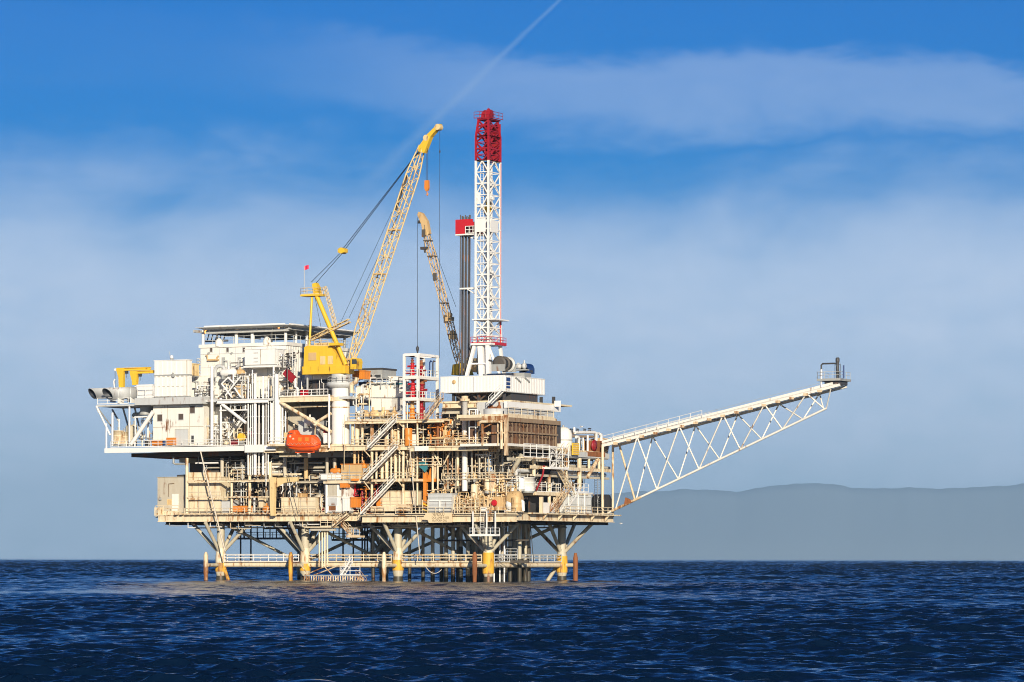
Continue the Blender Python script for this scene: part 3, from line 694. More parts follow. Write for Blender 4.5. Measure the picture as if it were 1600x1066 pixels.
def pump(name, label, px, py, y, s, mat, group=None, axis=1):
    b = P(px,py,y); t = thing(name,label,'pump',b,group)
    part('base', MB().box(b.x-1.3*s,b.x+1.3*s,b.y,b.y+1.1*s,b.z,b.z+.22*s), 'grey', t)
    c = b+Vector((-.9*s,.55*s,.75*s)); part('motor', MB().lathe(c,[(.2*s,-.25*s),(.42*s,-.2*s),(.42*s,.8*s),(.25*s,.9*s)],14,(1,0,0)).box(c.x+.1*s,c.x+.5*s,c.y-.2*s,c.y+.2*s,c.z+.35*s,c.z+.65*s), mat, t)
    c = b+Vector((.6*s,.55*s,.8*s)); part('casing', MB().lathe(c,[(.2*s,-.6*s),(.3*s,-.3*s),(.55*s,-.2*s),(.55*s,.2*s),(.3*s,.3*s)],14,(1,0,0)).tube(c,c+Vector((0,0,1.0*s)),.16*s,8), mat, t)
    return t
def crate(name, label, cat, box, y, d, mat, group=None, lid=True):
    x0,x1,z0,z1 = F4(*box,y); t = thing(name,label,cat,((x0+x1)/2,y+d/2,z0),group); h = z1-z0
    part('body', ribbox(MB(),x0,x1,y,y+d,z0+h*.1,z1-h*.12,max(.25,(x1-x0)/5),.04), mat, t)
    if lid: part('lid', MB().box(x0-.06,x1+.06,y-.06,y+d+.06,z1-h*.12,z1), mat, t)
    part('runner', MB().box(x0+.05,x0+.3,y+.02,y+d-.02,z0,z0+h*.1).box(x1-.3,x1-.05,y+.02,y+d-.02,z0,z0+h*.1), 'grey', t)
    return t
def drum(name, label, px, py, y, mat, group=None, r=.32, h=.95):
    b = P(px,py,y); t = thing(name,label,'drum',b,group)
    part('body', MB().lathe(b,[(r*.97,0),(r,.05),(r,h*.33),(r+.03,h*.35),(r,h*.37),(r,h*.63),(r+.03,h*.65),(r,h*.67),(r,h)],14), mat, t); part('lid', MB().lathe(b+Vector((0,0,h-.01)),[(r*.93,0),(r*.93,.05)],14), mat, t)
    return t
def wheel(mb, c, r, ax=(0,1,0)):
    c = Vector(c); ax = Vector(ax).normalized(); a = ax.orthogonal().normalized(); b = ax.cross(a)
    mb.path([c+(a*math.cos(t)+b*math.sin(t))*r for t in np.linspace(0,2*math.pi,11)], r*.16, 5); mb.tube(c-a*r,c+a*r,r*.1,4); mb.tube(c-b*r,c+b*r,r*.1,4)
def manifold(name, label, box, y, d, seed, nv=8, nh=3, mats=('cream',), rmax=.2, valves=5, cat='pipework', both=True, vm=None, xr=None):
    rr = random.Random(seed)
    if xr is None: x0,x1,z0,z1 = F4(*box,y); t = thing(name,label,cat,((x0+x1)/2,y+d/2,z0)); turn = None
    else:
        x0,x1 = ry(box[0],xr),ry(box[1],xr); z0,z1 = zz(box[3],xr,(x0+x1)/2),zz(box[2],xr,(x0+x1)/2); t = thing(name,label,cat,(xr-d/2,(x0+x1)/2,z0)); turn = lambda v: (xr-(v[1]-y),v[0],v[2])
    def part(nm, mb, mat, par):
        if turn: mb.v = [turn(v) for v in mb.v]; mb.f = [f[::-1] for f in mb.f]
        return mb.build(nm, M[mat], par)
    H = z1-z0; Wd = x1-x0; hs_ = []
    for i in range(nh):
        z = z0+H*(.12+.8*(i+rr.random()*.7)/max(1,nh)); yy = y+d*rr.uniform(.1,.9); a = x0+Wd*rr.uniform(0,.25); b = x1-Wd*rr.uniform(0,.25); r = rr.uniform(.06,rmax)
        pts = [(a,yy,z),(b,yy,z)]
        if rr.random() < .5: pts = [(a,yy,z-rr.uniform(.4,1.5)),(a,yy,z-.1),(a+.12,yy,z)]+[(b,yy,z)]
        if rr.random() < .4: pts += [(b+.1,yy,z+.1),(b+.12,yy,min(z1,z+rr.uniform(.5,2.0)))]
        part('pipe', MB().path(pts,r,8), rr.choice(mats), t); hs_.append((z,yy,a,b,r))
    for i in range(nv):
        x = x0+Wd*(i+rr.uniform(.1,.9))/nv; yy = y+d*rr.uniform(0,1); r = rr.choice([.05,.06,.08,.1,.13,rmax]); zt = z1 if rr.random()<.45 else z0+H*rr.uniform(.3,1)
        zb = z0 if rr.random()<.75 else z0+H*rr.uniform(.1,.4)
        if zt-zb < .6: zt = zb+.8
        pts = [(x,yy,zb),(x,yy,zt)]; q = rr.random()
        if q < .35: e = rr.choice([-1,1])*rr.uniform(.4,1.4); pts = [(x,yy,zb),(x,yy,zt-.15),(x+.12*(1 if e>0 else -1),yy,zt),(x+e,yy,zt)]
        elif q < .5: pts = [(x,yy,zb),(x,yy,zt-.15),(x,yy+.12,zt),(x,yy+rr.uniform(.8,2.5),zt)]
        elif q < .62: e = rr.choice([-.5,.5]); zm_ = zb+(zt-zb)*rr.uniform(.3,.7); pts = [(x,yy,zb),(x,yy,zm_),(x+e,yy,zm_+.25),(x+e,yy,zt)]
        mb = MB().path(pts,r,8)
        for k in (.25,.6):
            if rr.random()<.6: mb.lathe((x,yy,zb+(zt-zb)*k*.5),[(r*1.7,-.05),(r*1.7,.05)],8)
        part('pipe', mb, rr.choice(mats), t)
    for i in range(valves):
        x = x0+Wd*rr.random(); yy = y+d*rr.uniform(-.05,.6); z = z0+H*rr.uniform(.05,.8); s = rr.uniform(.16,.34)
        mb = MB().lathe((x-s,yy,z),[(s*.5,0),(s*.5,s*.25),(s*.3,s*.3),(s*.55,s),(s*.3,s*1.7),(s*.5,s*1.75),(s*.5,2*s)],8,(1,0,0)).tube((x,yy,z),(x,yy,z+1.6*s),s*.18,6); wheel(mb,(x,yy,z+1.6*s),s*.65,(0,.3,1))
        part('valve', mb, vm or rr.choice(mats), t)
    return t

# ------------------------------------------------------------------ accommodation block with the helideck on top
ya = 7.0
bx0,bx1,bz0,bz1 = F4(313,447,541,621,ya); bd = ry(545,bx1)-ya
acc = thing('accommodation_block','tall white living quarters block under the flat helideck','building',((bx0+bx1)/2,ya+bd/2,bz0))
part('wall', ribbox(MB(),bx0,bx1,ya,ya+bd,bz0,bz1), 'wall', acc)
mb = MB()
for i in range(26): y = ya+bd*(i+.5)/26; mb.box(bx1-.01,bx1+.09,y-.13,y+.13,bz0+.1,bz1-.2)
part('wall_ribs', mb, 'wall', acc)
part('parapet', MB().box(bx0-.25,bx1+.25,ya-.25,ya,bz1-.1,bz1+.5).box(bx1,bx1+.25,ya,ya+bd,bz1-.1,bz1+.5).box(bx0-.25,bx0,ya,ya+bd,bz1-.1,bz1+.5), 'wall', acc)
part('roof', MB().box(bx0,bx1,ya,ya+bd,bz1+.001,bz1+.15), 'palegrey', acc)
mb = MB()
for px in (322,343,368,393,418,436): x = fx(px,ya); mb.box(x-.04,x+.04,ya-.05,ya+.01,bz0+.1,bz1-.15)
for py in (554,575,598): z = zz(py,bx0,ya); mb.box(bx0,bx1,ya-.06,ya+.01,z-.05,z+.05)
part('panel_seam', mb, 'palegrey', acc)
for px in (349,374,437): opening(acc,'door',(px-2.2,px+2.2,559,572),ya,'grey','palegrey')
for px in (326,362,400,440): c = P(px,552,ya-.1); part('wall_lamp', MB().lathe(c,[(.16,-.25),(.22,.1)],8,(0,1,0)), 'grey', acc)
for px in (330,355.5,381): opening(acc,'window',(px-1.8,px+1.8,543.5,550),ya,'brownglass','palegrey')
y_ = ry(471,bx1); w = part('window', MB().box(bx1-.02,bx1+.14,y_-.7,y_+.7,zz(559,bx1,y_),zz(551,bx1,y_)), 'brownglass', acc); part('frame', MB().box(bx1-.02,bx1+.11,y_-.85,y_+.85,zz(560,bx1,y_),zz(550,bx1,y_)), 'palegrey', w)
part('rust_ledge', FB(MB(),323,339,561,563.5,ya-.7,.7), 'tan', acc); part('wall_pipe', MB().path([P(321,556,ya-.4),P(323,555,ya-.4),P(324,562,ya-.4)],.1,6).path([P(338,563,ya-.4),P(338.5,559,ya-.4),P(341,556,ya-.4)],.14,6), 'tan', acc)
for x,y in ((342,ya),(417,ya)): c = P(x,534,ya+.3); part('dome_vent', MB().lathe((c.x,c.y,bz1+.1),[(.75,0),(.75,.8),(.55,1.2),(.2,1.5),(0,1.55)],14), 'wall', acc)
mb = MB()
for i in range(1,4):
    z = bz1-1-i*2.2; mb.box(bx0-1.2,bx0-.02,ya+.5,ya+2.5,z,z+.12); rail(mb,[(bx0-1.15,ya+2.4,z+.1),(bx0-1.15,ya+.55,z+.1),(bx0-.1,ya+.55,z+.1)],1.1,1.2)
part('side_balcony', mb, 'wall', acc)
# helideck: its own slab on posts
hx0, hx1 = fx(301,ya-1.2), fx(449,ya-1.2); hz0 = zz(516.5,hx1,ya-1.2); hz1 = zz(510.5,hx1,ya-1.2); hy1 = ry(552,hx1)
hd = part('helideck', MB().slab([(hx0+2.5,ya-1.2),(hx1-.5,ya-1.2),(hx1,ya-.7),(hx1,hy1),(hx0,hy1),(hx0,ya+2)],hz0+.75,hz1+.3), 'helideck', acc)
part('fascia', MB().bar((hx0+2.5,ya-1.26,hz0+1.0),(hx1-.5,ya-1.26,hz0+1.0),.1,.75).bar((hx1+.06,ya-.7,hz0+1.0),(hx1+.06,hy1,hz0+1.0),.1,.75), 'white', hd)
mb = MB(); poly = [(hx0+2.5,ya-1.2),(hx1-.5,ya-1.2),(hx1,ya-.7),(hx1,hy1)]
net = [(hx0+1.5,ya-2.7),(hx1+.3,ya-2.7),(hx1+1.4,ya-1.4),(hx1+1.4,hy1)]
for (a,b),(c,d) in zip(zip(poly,poly[1:]),zip(net,net[1:])):
    mb.add([(*a,hz1),(*b,hz1),(*d,hz1+.25),(*c,hz1+.25),(*a,hz1+.1),(*b,hz1+.1),(*d,hz1+.33),(*c,hz1+.33)],[(0,1,2,3)[::-1],(4,5,6,7),(2,3,7,6),(0,4,7,3),(1,2,6,5),(0,1,5,4)])
part('safety_net', mb, 'palegrey', hd)
mb = MB()
for i in range(7): x = hx0+(hx1-hx0)*i/6; mb.bar((x,ya-.9,hz0+.5),(x,hy1-.2,hz0+.5),.25,.5)
for y in (ya-.6,ya+bd*.5,ya+bd*.95): mb.bar((hx0+2.5,y,hz0+.2),(hx1-.1,y,hz0+.2),.3,.55)
part('deck_girder', mb, 'helideck', hd)
for px, y, r in ((317,ya+.3,.28),(339,ya+3,.18),(369,ya+.3,.34),(394,ya+.3,.34),(424,ya+4,.2),(446,ya+.3,.3)):
    x = fx(px,y); part('support_post', MB().tube((x,y,bz1+.15),(x,y,hz0+.75),r,10), 'wall', hd)
for px in (462,479,500,520,538): y = ry(px,bx1-.4); part('support_post', MB().tube((bx1-.4,y,bz1+.15),(bx1-.4,y,hz0+.75),.25,10), 'wall' if px<490 else 'grey', hd)
mb = MB(); rail(mb,[(bx0+.2,ya+.3,bz1+.4),(bx1-.2,ya+.3,bz1+.4),(bx1-.2,ya+bd,bz1+.4)],1.5,2.4,.05); part('railing', mb, 'palegrey', acc)
for px, py, y in ((321.5,519,ya+1),(378,515.5,ya+1),(435,512.5,ya+1),(453,513,ya+8)):
    c = P(px,py,y); o = part('floodlight', MB().lathe(c,[(.12,.25),(.3,.15),(.36,-.1)],12,(0,1,0)), 'grey', acc); part('lit_lens', MB().lathe(c,[(.30,-.14),(.30,-.11)],12,(0,1,0)), 'lamp', o)
# a helideck hose rack and windsock frame seen dark under the slab
mb = MB(); a = P(323,534,ya+4)
for i in range(5): mb.bar(a+Vector((i*.9,0,0)),a+Vector((i*.9+.5,0,1.5)),.15)
mb.box(a.x-.3,a.x+4.6,a.y-.2,a.y+.2,a.z-.1,a.z+.25); tag(mb.build('hose_rack',M['dark']),'dark metal rack standing on the quarters roof under the helideck left end','rack')

# ------------------------------------------------------------------ left bay: stacks, hoists, module walls
def exhaust(px0, px1, pyc, y, r, label):
    a, b = P(px0,pyc+1,y-3.0), P(px1,pyc-2,y); b.z = a.z+.25; t = thing('exhaust_stack',label,'exhaust stack',a.lerp(b,.6)-Vector((0,0,r)),'exhaust stacks lying side by side on the left bay')
    d = (b-a).normalized(); u = Vector((0,0,1)); v = d.cross(u).normalized(); v = v if v.y < 0 else -v; n = 24; mb = MB(); vs = []
    def mouth(an, rad, off): w = u*math.cos(an)+v*math.sin(an); return a + d*(off + r*(.7 - .55*math.cos(an) + .8*math.sin(an))) + w*rad
    for k in range(4):
        for j in range(n):
            an = 2*math.pi*j/n; w = u*math.cos(an)+v*math.sin(an)
            vs.append(mouth(an, r, 0) if k == 0 else b+w*r if k == 1 else b-d*.4+w*r*.93 if k == 2 else mouth(an, r*.93, 0))
    fs = [(i0*n+j,i0*n+(j+1)%n,i1*n+(j+1)%n,i1*n+j) for (i0,i1) in ((0,1),(1,2),(3,0)) for j in range(n)]
    mb.add(vs,fs,True); part('duct', mb, 'palegrey', t)
    mb = MB(); vs = [mouth(2*math.pi*j/n, r*.925, .03) for j in range(n)]+[b-d*.5+(u*math.cos(2*math.pi*j/n)+v*math.sin(2*math.pi*j/n))*r*.925 for j in range(n)]
    mb.add(vs,[(j,n+j,n+(j+1)%n,(j+1)%n) for j in range(n)]+[tuple(range(n,2*n))],True); part('dark_lining', mb, 'cable', t)  # near-black inner faces of the duct
    mb = MB()
    for k in (.45,.8): mb.lathe(a.lerp(b,k),[(r+.06,-.09),(r+.06,.09)],22,d)
    part('flange', mb, 'palegrey', t)
    for k in (.5,.85): c = a.lerp(b,k); part('support', MB().box(c.x-.1,c.x+.1,c.y-r*.8,c.y+r*.8,c.z-r-.75,c.z-r*.6), 'white', t)
exhaust(138,214,614.5,5.5,1.02,'pale grey exhaust duct with slanted dark mouth, the farther and longer of the pair'); exhaust(161,216,615,2.2,1.12,'pale grey exhaust duct with slanted dark mouth, in front of the other')
t = building('exhaust_housing','white sloping housing behind the two exhaust ducts','housing',(213,238,601,623),1.4,6,'white',0,0)
x0,x1,y0,y1,z0,z1 = t['_b']; part('sloping_hood', MB().prism([(x0-3.2,z0+1.5),(x0-.001,z0+.6),(x0-.001,z1)],2,7), 'white', t)
def yhoist(px, pyt, pyb, pxe, y, label):
    b = P(px,pyb,y); tp = zz(pyt,b.x,y); xe = fx(pxe,y); t = thing('hoist_frame',label,'hoist',b,'yellow hoists on the left bay roof')
    part('post', MB().prism([(b.x-.45,b.z),(b.x+.45,b.z),(b.x+.55,tp-1.4),(b.x+.55,tp),(b.x-1.0,tp),(b.x-1.0,tp-.5),(b.x-.55,tp-1.8)],y-.35,y+.35), 'yellow', t)
    part('beam', ibeam((b.x+.55,y,tp-.28),(xe,y,tp-.28),.5,.56,MB()), 'yellow', t)
    c = Vector((b.x+1.1,y,tp-.56)); o = part('hoist_block', MB().box(c.x-.25,c.x+.25,y-.2,y+.2,c.z-.55,c.z), 'dark', t); part('chain', MB().tube((c.x,y,c.z-.55),(c.x,y,c.z-1.3),.04,5), 'cable', o)
yhoist(190,575,606,235,5,'yellow goose-neck hoist frame above the exhaust ducts, farther left of the two'); yhoist(211,579.5,602,243,3,'yellow goose-neck hoist frame beside the tall white box')
c = P(179.5,606,3.0); t = thing('beacon_pole','thin pole with a white lamp left of the yellow hoists','beacon',c); part('pole', MB().tube(c,(c.x,c.y,zz(580,c.x,3)),.05,6), 'dark', t); part('lamp_head', MB().lathe((c.x,c.y,zz(580,c.x,3)),[(.1,0),(.22,.1),(.22,.35),(.08,.5)],10), 'white', t)
c = P(178.5,606,2.6); tag(MB().path([c,c+Vector((-.15,0,1.2)),c+Vector((.1,0,1.6))],.14,7).build('vent_pipe',M['white']),'short white vent pipe left of the yellow hoists','vent')
bL = building('air_intake_box','tall white ribbed box in two tiers beside the yellow hoists','equipment box',(241,292,563.5,620.5),-.2,1.6,'white',.9,.12,seams=(('h',588.5),('h',604),('v',291),('v',266)))
x0,x1,y0,y1,z0,z1 = bL['_b']; zc_ = zz(587,x0,y0); part('drip_band', MB().box(x0-.1,x1+.1,y0-.12,y1,zc_-.12,zc_+.12), 'grey', bL)
c = P(268,562,1.5); t = thing('beacon_light','small beacon lamp on the roof of the tall white box','beacon',c); part('base', MB().lathe(c,[(.35,0),(.35,.25),(.15,.3)],10), 'grey', t); part('lamp_head', MB().lathe(c+Vector((0,0,.3)),[(.3,0),(.3,.35),(.1,.5)],10), 'white', t); part('antenna', MB().tube(c+Vector((-.3,0,.2)),c+Vector((-.5,0,1.5)),.04,5), 'palegrey', t)
c = P(270,587,-.4); tag(MB().lathe(c,[(.3,-.15),(.45,0),(.2,.15)],10,(0,1,0)).tube(c,c+Vector((0,0,.7)),.06,5).build('wall_lamp',M['grey']),'round grey lamp fixed to the middle of the tall white box','lamp')
building('vent_box','small yellow-topped grey box right of the tall white box','equipment box',(292.5,299,569,588),2.5,2.5,'paleyellow',0,.15)
lw = building('engine_module','white module wall with louvred windows and a grey roller door','building',(239,318,632.5,697),1.2,7.5,'wall',0,0,seams=(('v',262),('v',296),('h',667),('h',637)))
for b_ in ((246,253.5,648,658),(279,286.5,647,656),(297,304.5,635,645.5)): opening(lw,'window',b_,1.2)
o = opening(lw,'roller_door',(274,294,671,696),1.2,'palegrey','beige',.06)
mb = MB(); x0,x1,z0,z1 = F4(274,294,671,696,1.2)
for i in range(8): mb.box(x0,x1,1.12,1.16,z0+(z1-z0)*i/8,z0+(z1-z0)*i/8+.06)
part('slats', mb, 'palegrey', o); opening(lw,'door',(299,303,681,693),1.2,'dark','palegrey')
crate('cargo_crate','low orange crate against the white wall left of the roller door','crate',(237,253,687.5,697),.3,1.2,'orange'); crate('cargo_box','taller orange box between the blue drum and the roller door','crate',(260,271,684,697),.3,1.1,'orange')
drum('oil_drum','blue drum standing between two orange crates',256.6,697,.5,'blue'); drum('oil_drum','dark drum at the left end of the row of crates',229,697,.6,'dark')
tank_v('storage_drum','squat cream upright tank at the outer left end of the bay','tank',184.5,673,697,2.4,1.0,'cream','flat'); tank_v('storage_drum','narrow cream upright tank beside the squat tank in the left bay','tank',194,675,697,2.8,.7,'cream','flat'); tank_v('storage_drum','tall olive upright vessel in the left bay behind the slim white post','vessel',203,664,697,4.5,.85,'leg'); tank_v('storage_drum','second tall olive vessel beside the diagonal white brace','vessel',209,663,697,5.5,.6,'leg')
manifold('pump_skid','tangle of pale pipes and valves at the foot of the white diagonal brace',(208,240,672,697),1.6,4,11,8,3,('cream','white','grey'),.15,6,'pump skid'); manifold('engine_pipes','grey duct and dark pipes hanging under the left bay roof',(203,238,634,662),4,4,12,7,3,('grey','shade','palegrey'),.3,2)
c = P(227,645,3.5); tag(MB().tube(c,c+Vector((0,0,-.01+2.6)),1.0,16).tube(c-Vector((0,0,.4)),c,1.1,16).build('silencer',M['grey']),'fat grey silencer drum under the roof of the left bay','silencer')

# things in front of the quarters
t = building('switchgear_box','big plain white box raised in front of the quarters wall','equipment box',(382,429,546,571),3.2,3.4,'white',0,.08,seams=(('v',407),))
for py in (552,560,566): mb = MB(); a = P(396,py,3.1); mb.box(a.x,a.x+.9,3.08,3.2,a.z,a.z+.1); part('louvre', mb, 'grey', t)
part('support_beam', FB(MB(),380,432,571.2,574,3.0,3.6), 'white', t)
manifold('hvac_pipes','curved pipes and gauges on the quarters wall left of the big white box',(346,384,562,584),4.5,2,21,9,3,('white','palegrey','shade'),.14,5)
c0 = P(336,585,3.5); tag(MB().path([P(336,590,3.5),P(336,578,3.5),P(339,573,3.5),P(344,572,3.5),P(349,574,3.5),P(352,580,3.5)],.35,10).build('duct_bend',M['palegrey']),'fat pale bent duct beside the tall white mast column','duct')
tank_h('expansion_tank','white level tank resting on the crossed white braces','tank',345,369,583,3,.75,'white'); tank_h('expansion_tank','tan level tank right of the white tank below the big white box','tank',368,382,583,4.2,.65,'tan')
crate('cargo_box','orange crate stacked on the beam beside the crossed braces','crate',(368,379,603,620),1.8,1.6,'tan'); building('control_cabinet','dull grey cabinet behind the crossed white braces','cabinet',(380,388,588,620),3,2,'beige')
manifold('valve_skid','dark valves behind the crossed white braces of the upper truss',(345,368,590,621),2.8,3,22,7,4,('shade','palegrey','white'),.2,6)
def riserbank(label, pxs, py0, py1, y, mat, name='riser_bank'):
    t = thing(name,label,'pipework',P(pxs[0][0],py1,y))
    for i,(px,r,*q) in enumerate(pxs):
        yy = y+(q[0] if q else 0); x = fx(px,yy); a = zz(q[2] if len(q)>2 else py1,x,yy); b = zz(q[1] if len(q)>1 else py0,x,yy); mb = MB().tube((x,yy,a),(x,yy,b),r,10)
        k = a+1.2
        while k < b-.3: mb.lathe((x,yy,k),[(r*1.35,-.07),(r*1.35,.07)],10); k += 3.1
        part('pipe', mb, q[3] if len(q)>3 else mat, t)
    return t
riserbank('bank of tall white vertical pipes with one thick pipe right of the dark truss bay',[(387.5,.13),(391,.09,.5,600),(394,.10,.2,578),(398.5,.30,0,585),(404.5,.12,.6,590),(411,.22,.8,588),(415.5,.09,.2,600,760),(419,.12,.9,595)],590,742,.5,'white')
riserbank('pair of thick white pipes left of the lifeboat',[(436,.33),(441,.20,.4,628),(446,.12,1,640)],626,695,.6,'white')
manifold('process_pipes','bent pipes and red fittings between the quarters wall and the crane, upper deck',(420,452,572,619),1.6,5,23,12,5,('white','palegrey','shade','cream'),.2,8); manifold('process_pipes','pipes and dark machinery below the yellow crane house',(452,514,590,619),2,5,24,13,5,('palegrey','shade','grey','white'),.22,8)
building('utility_cabin','white boxy cabin under the tail of the yellow crane house','cabin',(476,514,584,594),4,4,'white',0,.1,seams=(('v',488),)); building('generator_set','dark blue-grey generator under the crane house','generator',(488,512,597,618),4.5,3,'dark')
crate('fire_cabinet','small bright red cabinet on the beam above the lifeboat bay','cabinet',(469,477,608.5,618.5),.4,1,'red'); a = P(445,581,3); tag(MB().bar(P(445,580,3),P(459,594,3),.3,1.4).build('red_chute',M['darkred']),'dark red sloping chute near the crane house tail','chute')
manifold('process_pipes','pipes, elbows and small vessels on the main deck under the dark truss bay',(312,352,652,697),1.4,4,25,15,6,('white','cream','grey','palegrey'),.18,12); manifold('process_pipes','low pipes and valves beside the inner stair of the truss bay',(352,390,668,697),1.8,4,26,10,4,('cream','beige','white'),.16,9)
t = thing('hose_reel','mustard yellow hose reel behind the main deck railing','reel',P(377,692,1.2)); c = P(377,683,1.2); part('drum', MB().lathe(c,[(.7,-.3),(.7,-.25),(.5,-.25),(.5,.25),(.7,.25),(.7,.3)],18,(0,1,0)), 'yellow', t); part('stand', MB().box(c.x-.5,c.x+.5,c.y-.4,c.y+.4,c.z-1.3,c.z-.65), 'grey', t)
crate('equipment_box','faded red locker behind the railing near the inner stair','locker',(361,368,688,697),.6,1,'darkred'); crate('equipment_box','pink-red locker right of the white riser bank foot','locker',(390,395,674,684),1.6,1,'red')
for px, lab in ((354,'left'),(423,'right')): pump('transfer_pump','small %s pump behind the railing %s' % (('cream','beside the red locker') if lab=='left' else ('tan','below the white riser bank')), px, 697, .9, .7, 'cream' if lab=='left' else 'tan')
building('workshop_module','plain cream wall panel module behind the lifeboat bay','module',(437,470,636,694),6,2.5,'beige',0,0,seams=(('v',452),)); building('winch_house','pale winch housing above the lifeboat','housing',(466,497,659,694),3.4,3,'palegrey',0,.2)
tank_h('buoyancy_tank','white level tank above the lifeboat under the crossed braces','tank',476,492,659,2.4,.8,'wall'); crate('raft_canister','white canister box with red top right of the lifeboat','canister',(505,513,677,694),.8,1,'white'); crate('raft_cover','red cover above the white canister box right of the lifeboat','cover',(505,513,671,677),.9,.9,'darkred',lid=False)
manifold('davit_pipes','dark pipes and fittings in the shade behind the lifeboat',(440,512,664,694),3.2,3,27,10,4,('shade','beige','grey'),.18,5)

building('recessed_module','grey-white set back module between the tall white box and the quarters','module',(293,330,588,621),6,4,'wall',0,.1,seams=(('v',305),))
manifold('roof_pipes','grey pipes, elbows and railings right of the tall white box on the left bay roof',(294,330,596,631),1.2,4,28,18,6,('palegrey','white','shade','grey'),.16,8)
building('stair_core','white wall panel between the engine module and the dark truss bay','module',(319,344,636,697),5.0,4,'wall',0,0,seams=(('h',660),))
manifold('process_pipes','dense white pipe runs climbing from the truss bay up to the big white box',(348,386,600,640),.9,2,29,18,6,('white','palegrey','shade','cream'),.13,10)
manifold('process_pipes','white pipe loops and dark gaps right of the riser bank',(420,434,590,690),.9,2,30,9,6,('white','palegrey','shade'),.12,6)
manifold('balcony_rails','white rails, cages and small fittings on the roof beside the big white box',(430,452,546,574),3.4,4,20,14,5,('white','palegrey','shade'),.1,8)
# ------------------------------------------------------------------ lifeboat
def lifeboat():
    y = -2.6; a, b = P(451.5,700,y), P(501,700,y); zt, zb = zz(672,a.x,y), zz(707,a.x,y); L_ = b.x-a.x; H = zt-zb
    t = thing('lifeboat','bright orange enclosed lifeboat hanging at the main deck edge','lifeboat',((a.x+b.x)/2,y,zb))
    st = [(0,.26,.84,1.0),(.03,.22,.92,1.15),(.10,.12,1.0,1.25),(.235,.06,1.0,1.3),(.29,.05,.84,1.32),(.40,.03,.78,1.35),(.60,.02,.77,1.35),(.80,.03,.76,1.25),(.88,.07,.64,1.05),(.95,.17,.50,.62),(1.0,.32,.42,.10)]
    sec = [(0,0),(.45,.02),(.80,.22),(.97,.62),(1.0,.98),(1.0,1.0),(.97,1.03),(.90,1.30),(.78,1.72),(.60,1.95),(0,2.0)]     # half section: keel to gunwale (0-1), gunwale to roof (1-2)
    mb = MB(); vs = []; full = [(-w,h) for w,h in sec] + [(w,h) for w,h in sec[-2:0:-1]]; n = len(full)
    for (u_,zl,zh,w) in st:
        zm_ = .385
        for (k,h) in full: vs.append((a.x+L_*u_, y+w*k, zb+H*(zl+(zm_-zl)*h if h <= 1 else zm_+(zh-zm_)*(h-1))))
    fs = [(i*n+j,i*n+(j+1)%n,(i+1)*n+(j+1)%n,(i+1)*n+j) for i in range(len(st)-1) for j in range(n)]
    mb.add(vs,fs); mb.add(vs[:n],[tuple(range(n))]); mb.add(vs[-n:],[tuple(range(n))[::-1]]); part('hull', mb, 'boat', t)
    st = [(s_[0],s_[1],s_[2],s_[3],0) for s_ in st]
    mb = MB(); p = [Vector((a.x+L_*u,y-w-.04,zb+H*.385)) for (u,zl,zh,w,_) in st]; mb.path(p,.07,6); part('gunwale', mb, 'boat', t)
    mb = MB(); pr = []
    for i in range(15): u = .04+.9*i/14; w = np.interp(u,[s[0] for s in st],[s[3] for s in st]); pr.append(Vector((a.x+L_*u,y-w-.06,zb+H*(.33 if i%2 else .40))))
    mb.path(pr,.035,5); part('grab_line', mb, 'cream', t)
    for u in (.06,.115,.17): part('window', MB().box(a.x+L_*u,a.x+L_*u+.2,y-1.06,y-.7,zb+H*.80,zb+H*.86), 'glass', t)
    for u in (.40,.62): part('hatch', MB().box(a.x+L_*u,a.x+L_*u+.7,y-1.30,y-1.0,zb+H*.47,zb+H*.64), 'orange', t)
    for u in (.14,.24): w = np.interp(u,[s[0] for s in st],[s[3] for s in st]); o = part('porthole', MB().lathe((a.x+L_*u,y-w*.86,zb+H*(.70 if u<.2 else .58)),[(.2,-.05),(.2,.25)],12,(0,1,0)), 'cream', t)
    mb = MB(); p = [Vector((a.x+L_*u,y-w*.93-.04,zb+H*(zl+(.385-zl)*.55))) for (u,zl,zh,w,_) in st]; mb.path(p,.06,6); part('strake', mb, 'darkred', t)
    part('keel', MB().box(a.x+L_*.2,a.x+L_*.8,y-.12,y+.12,zb-.12,zb+.1), 'boat', t)
    for u in (.16,.85): c = Vector((a.x+L_*u,y,zb+H*(1.0 if u<.5 else .6))); part('lifting_hook', MB().box(c.x-.1,c.x+.1,y-.1,y+.1,c.z-.1,c.z+.4), 'dark', t)
lifeboat()
t = thing('lifeboat_davit','cream davit arms and cradle holding the orange lifeboat','davit',P(447,694,-1.2))
for px in (459,492): part('arm', MB().path([P(px,694,1.0),P(px,668,1.0),P(px,664,-.2),P(px,664,-2.4)],.16,8), 'cream', t); a = P(px,664,-2.55); part('fall_wire', MB().tube(a,(a.x,a.y,zz(672 if px<470 else 685,a.x,a.y)),.035,5), 'cable', t)
part('ladder_panel', FB(MB(),443.5,451,676,697,-1.4,.4), 'paleyellow', t)
for px in (466,483): part('cradle', MB().bar(P(px,707,-2.4),P(px,713,-1.0),.5), 'white', t)

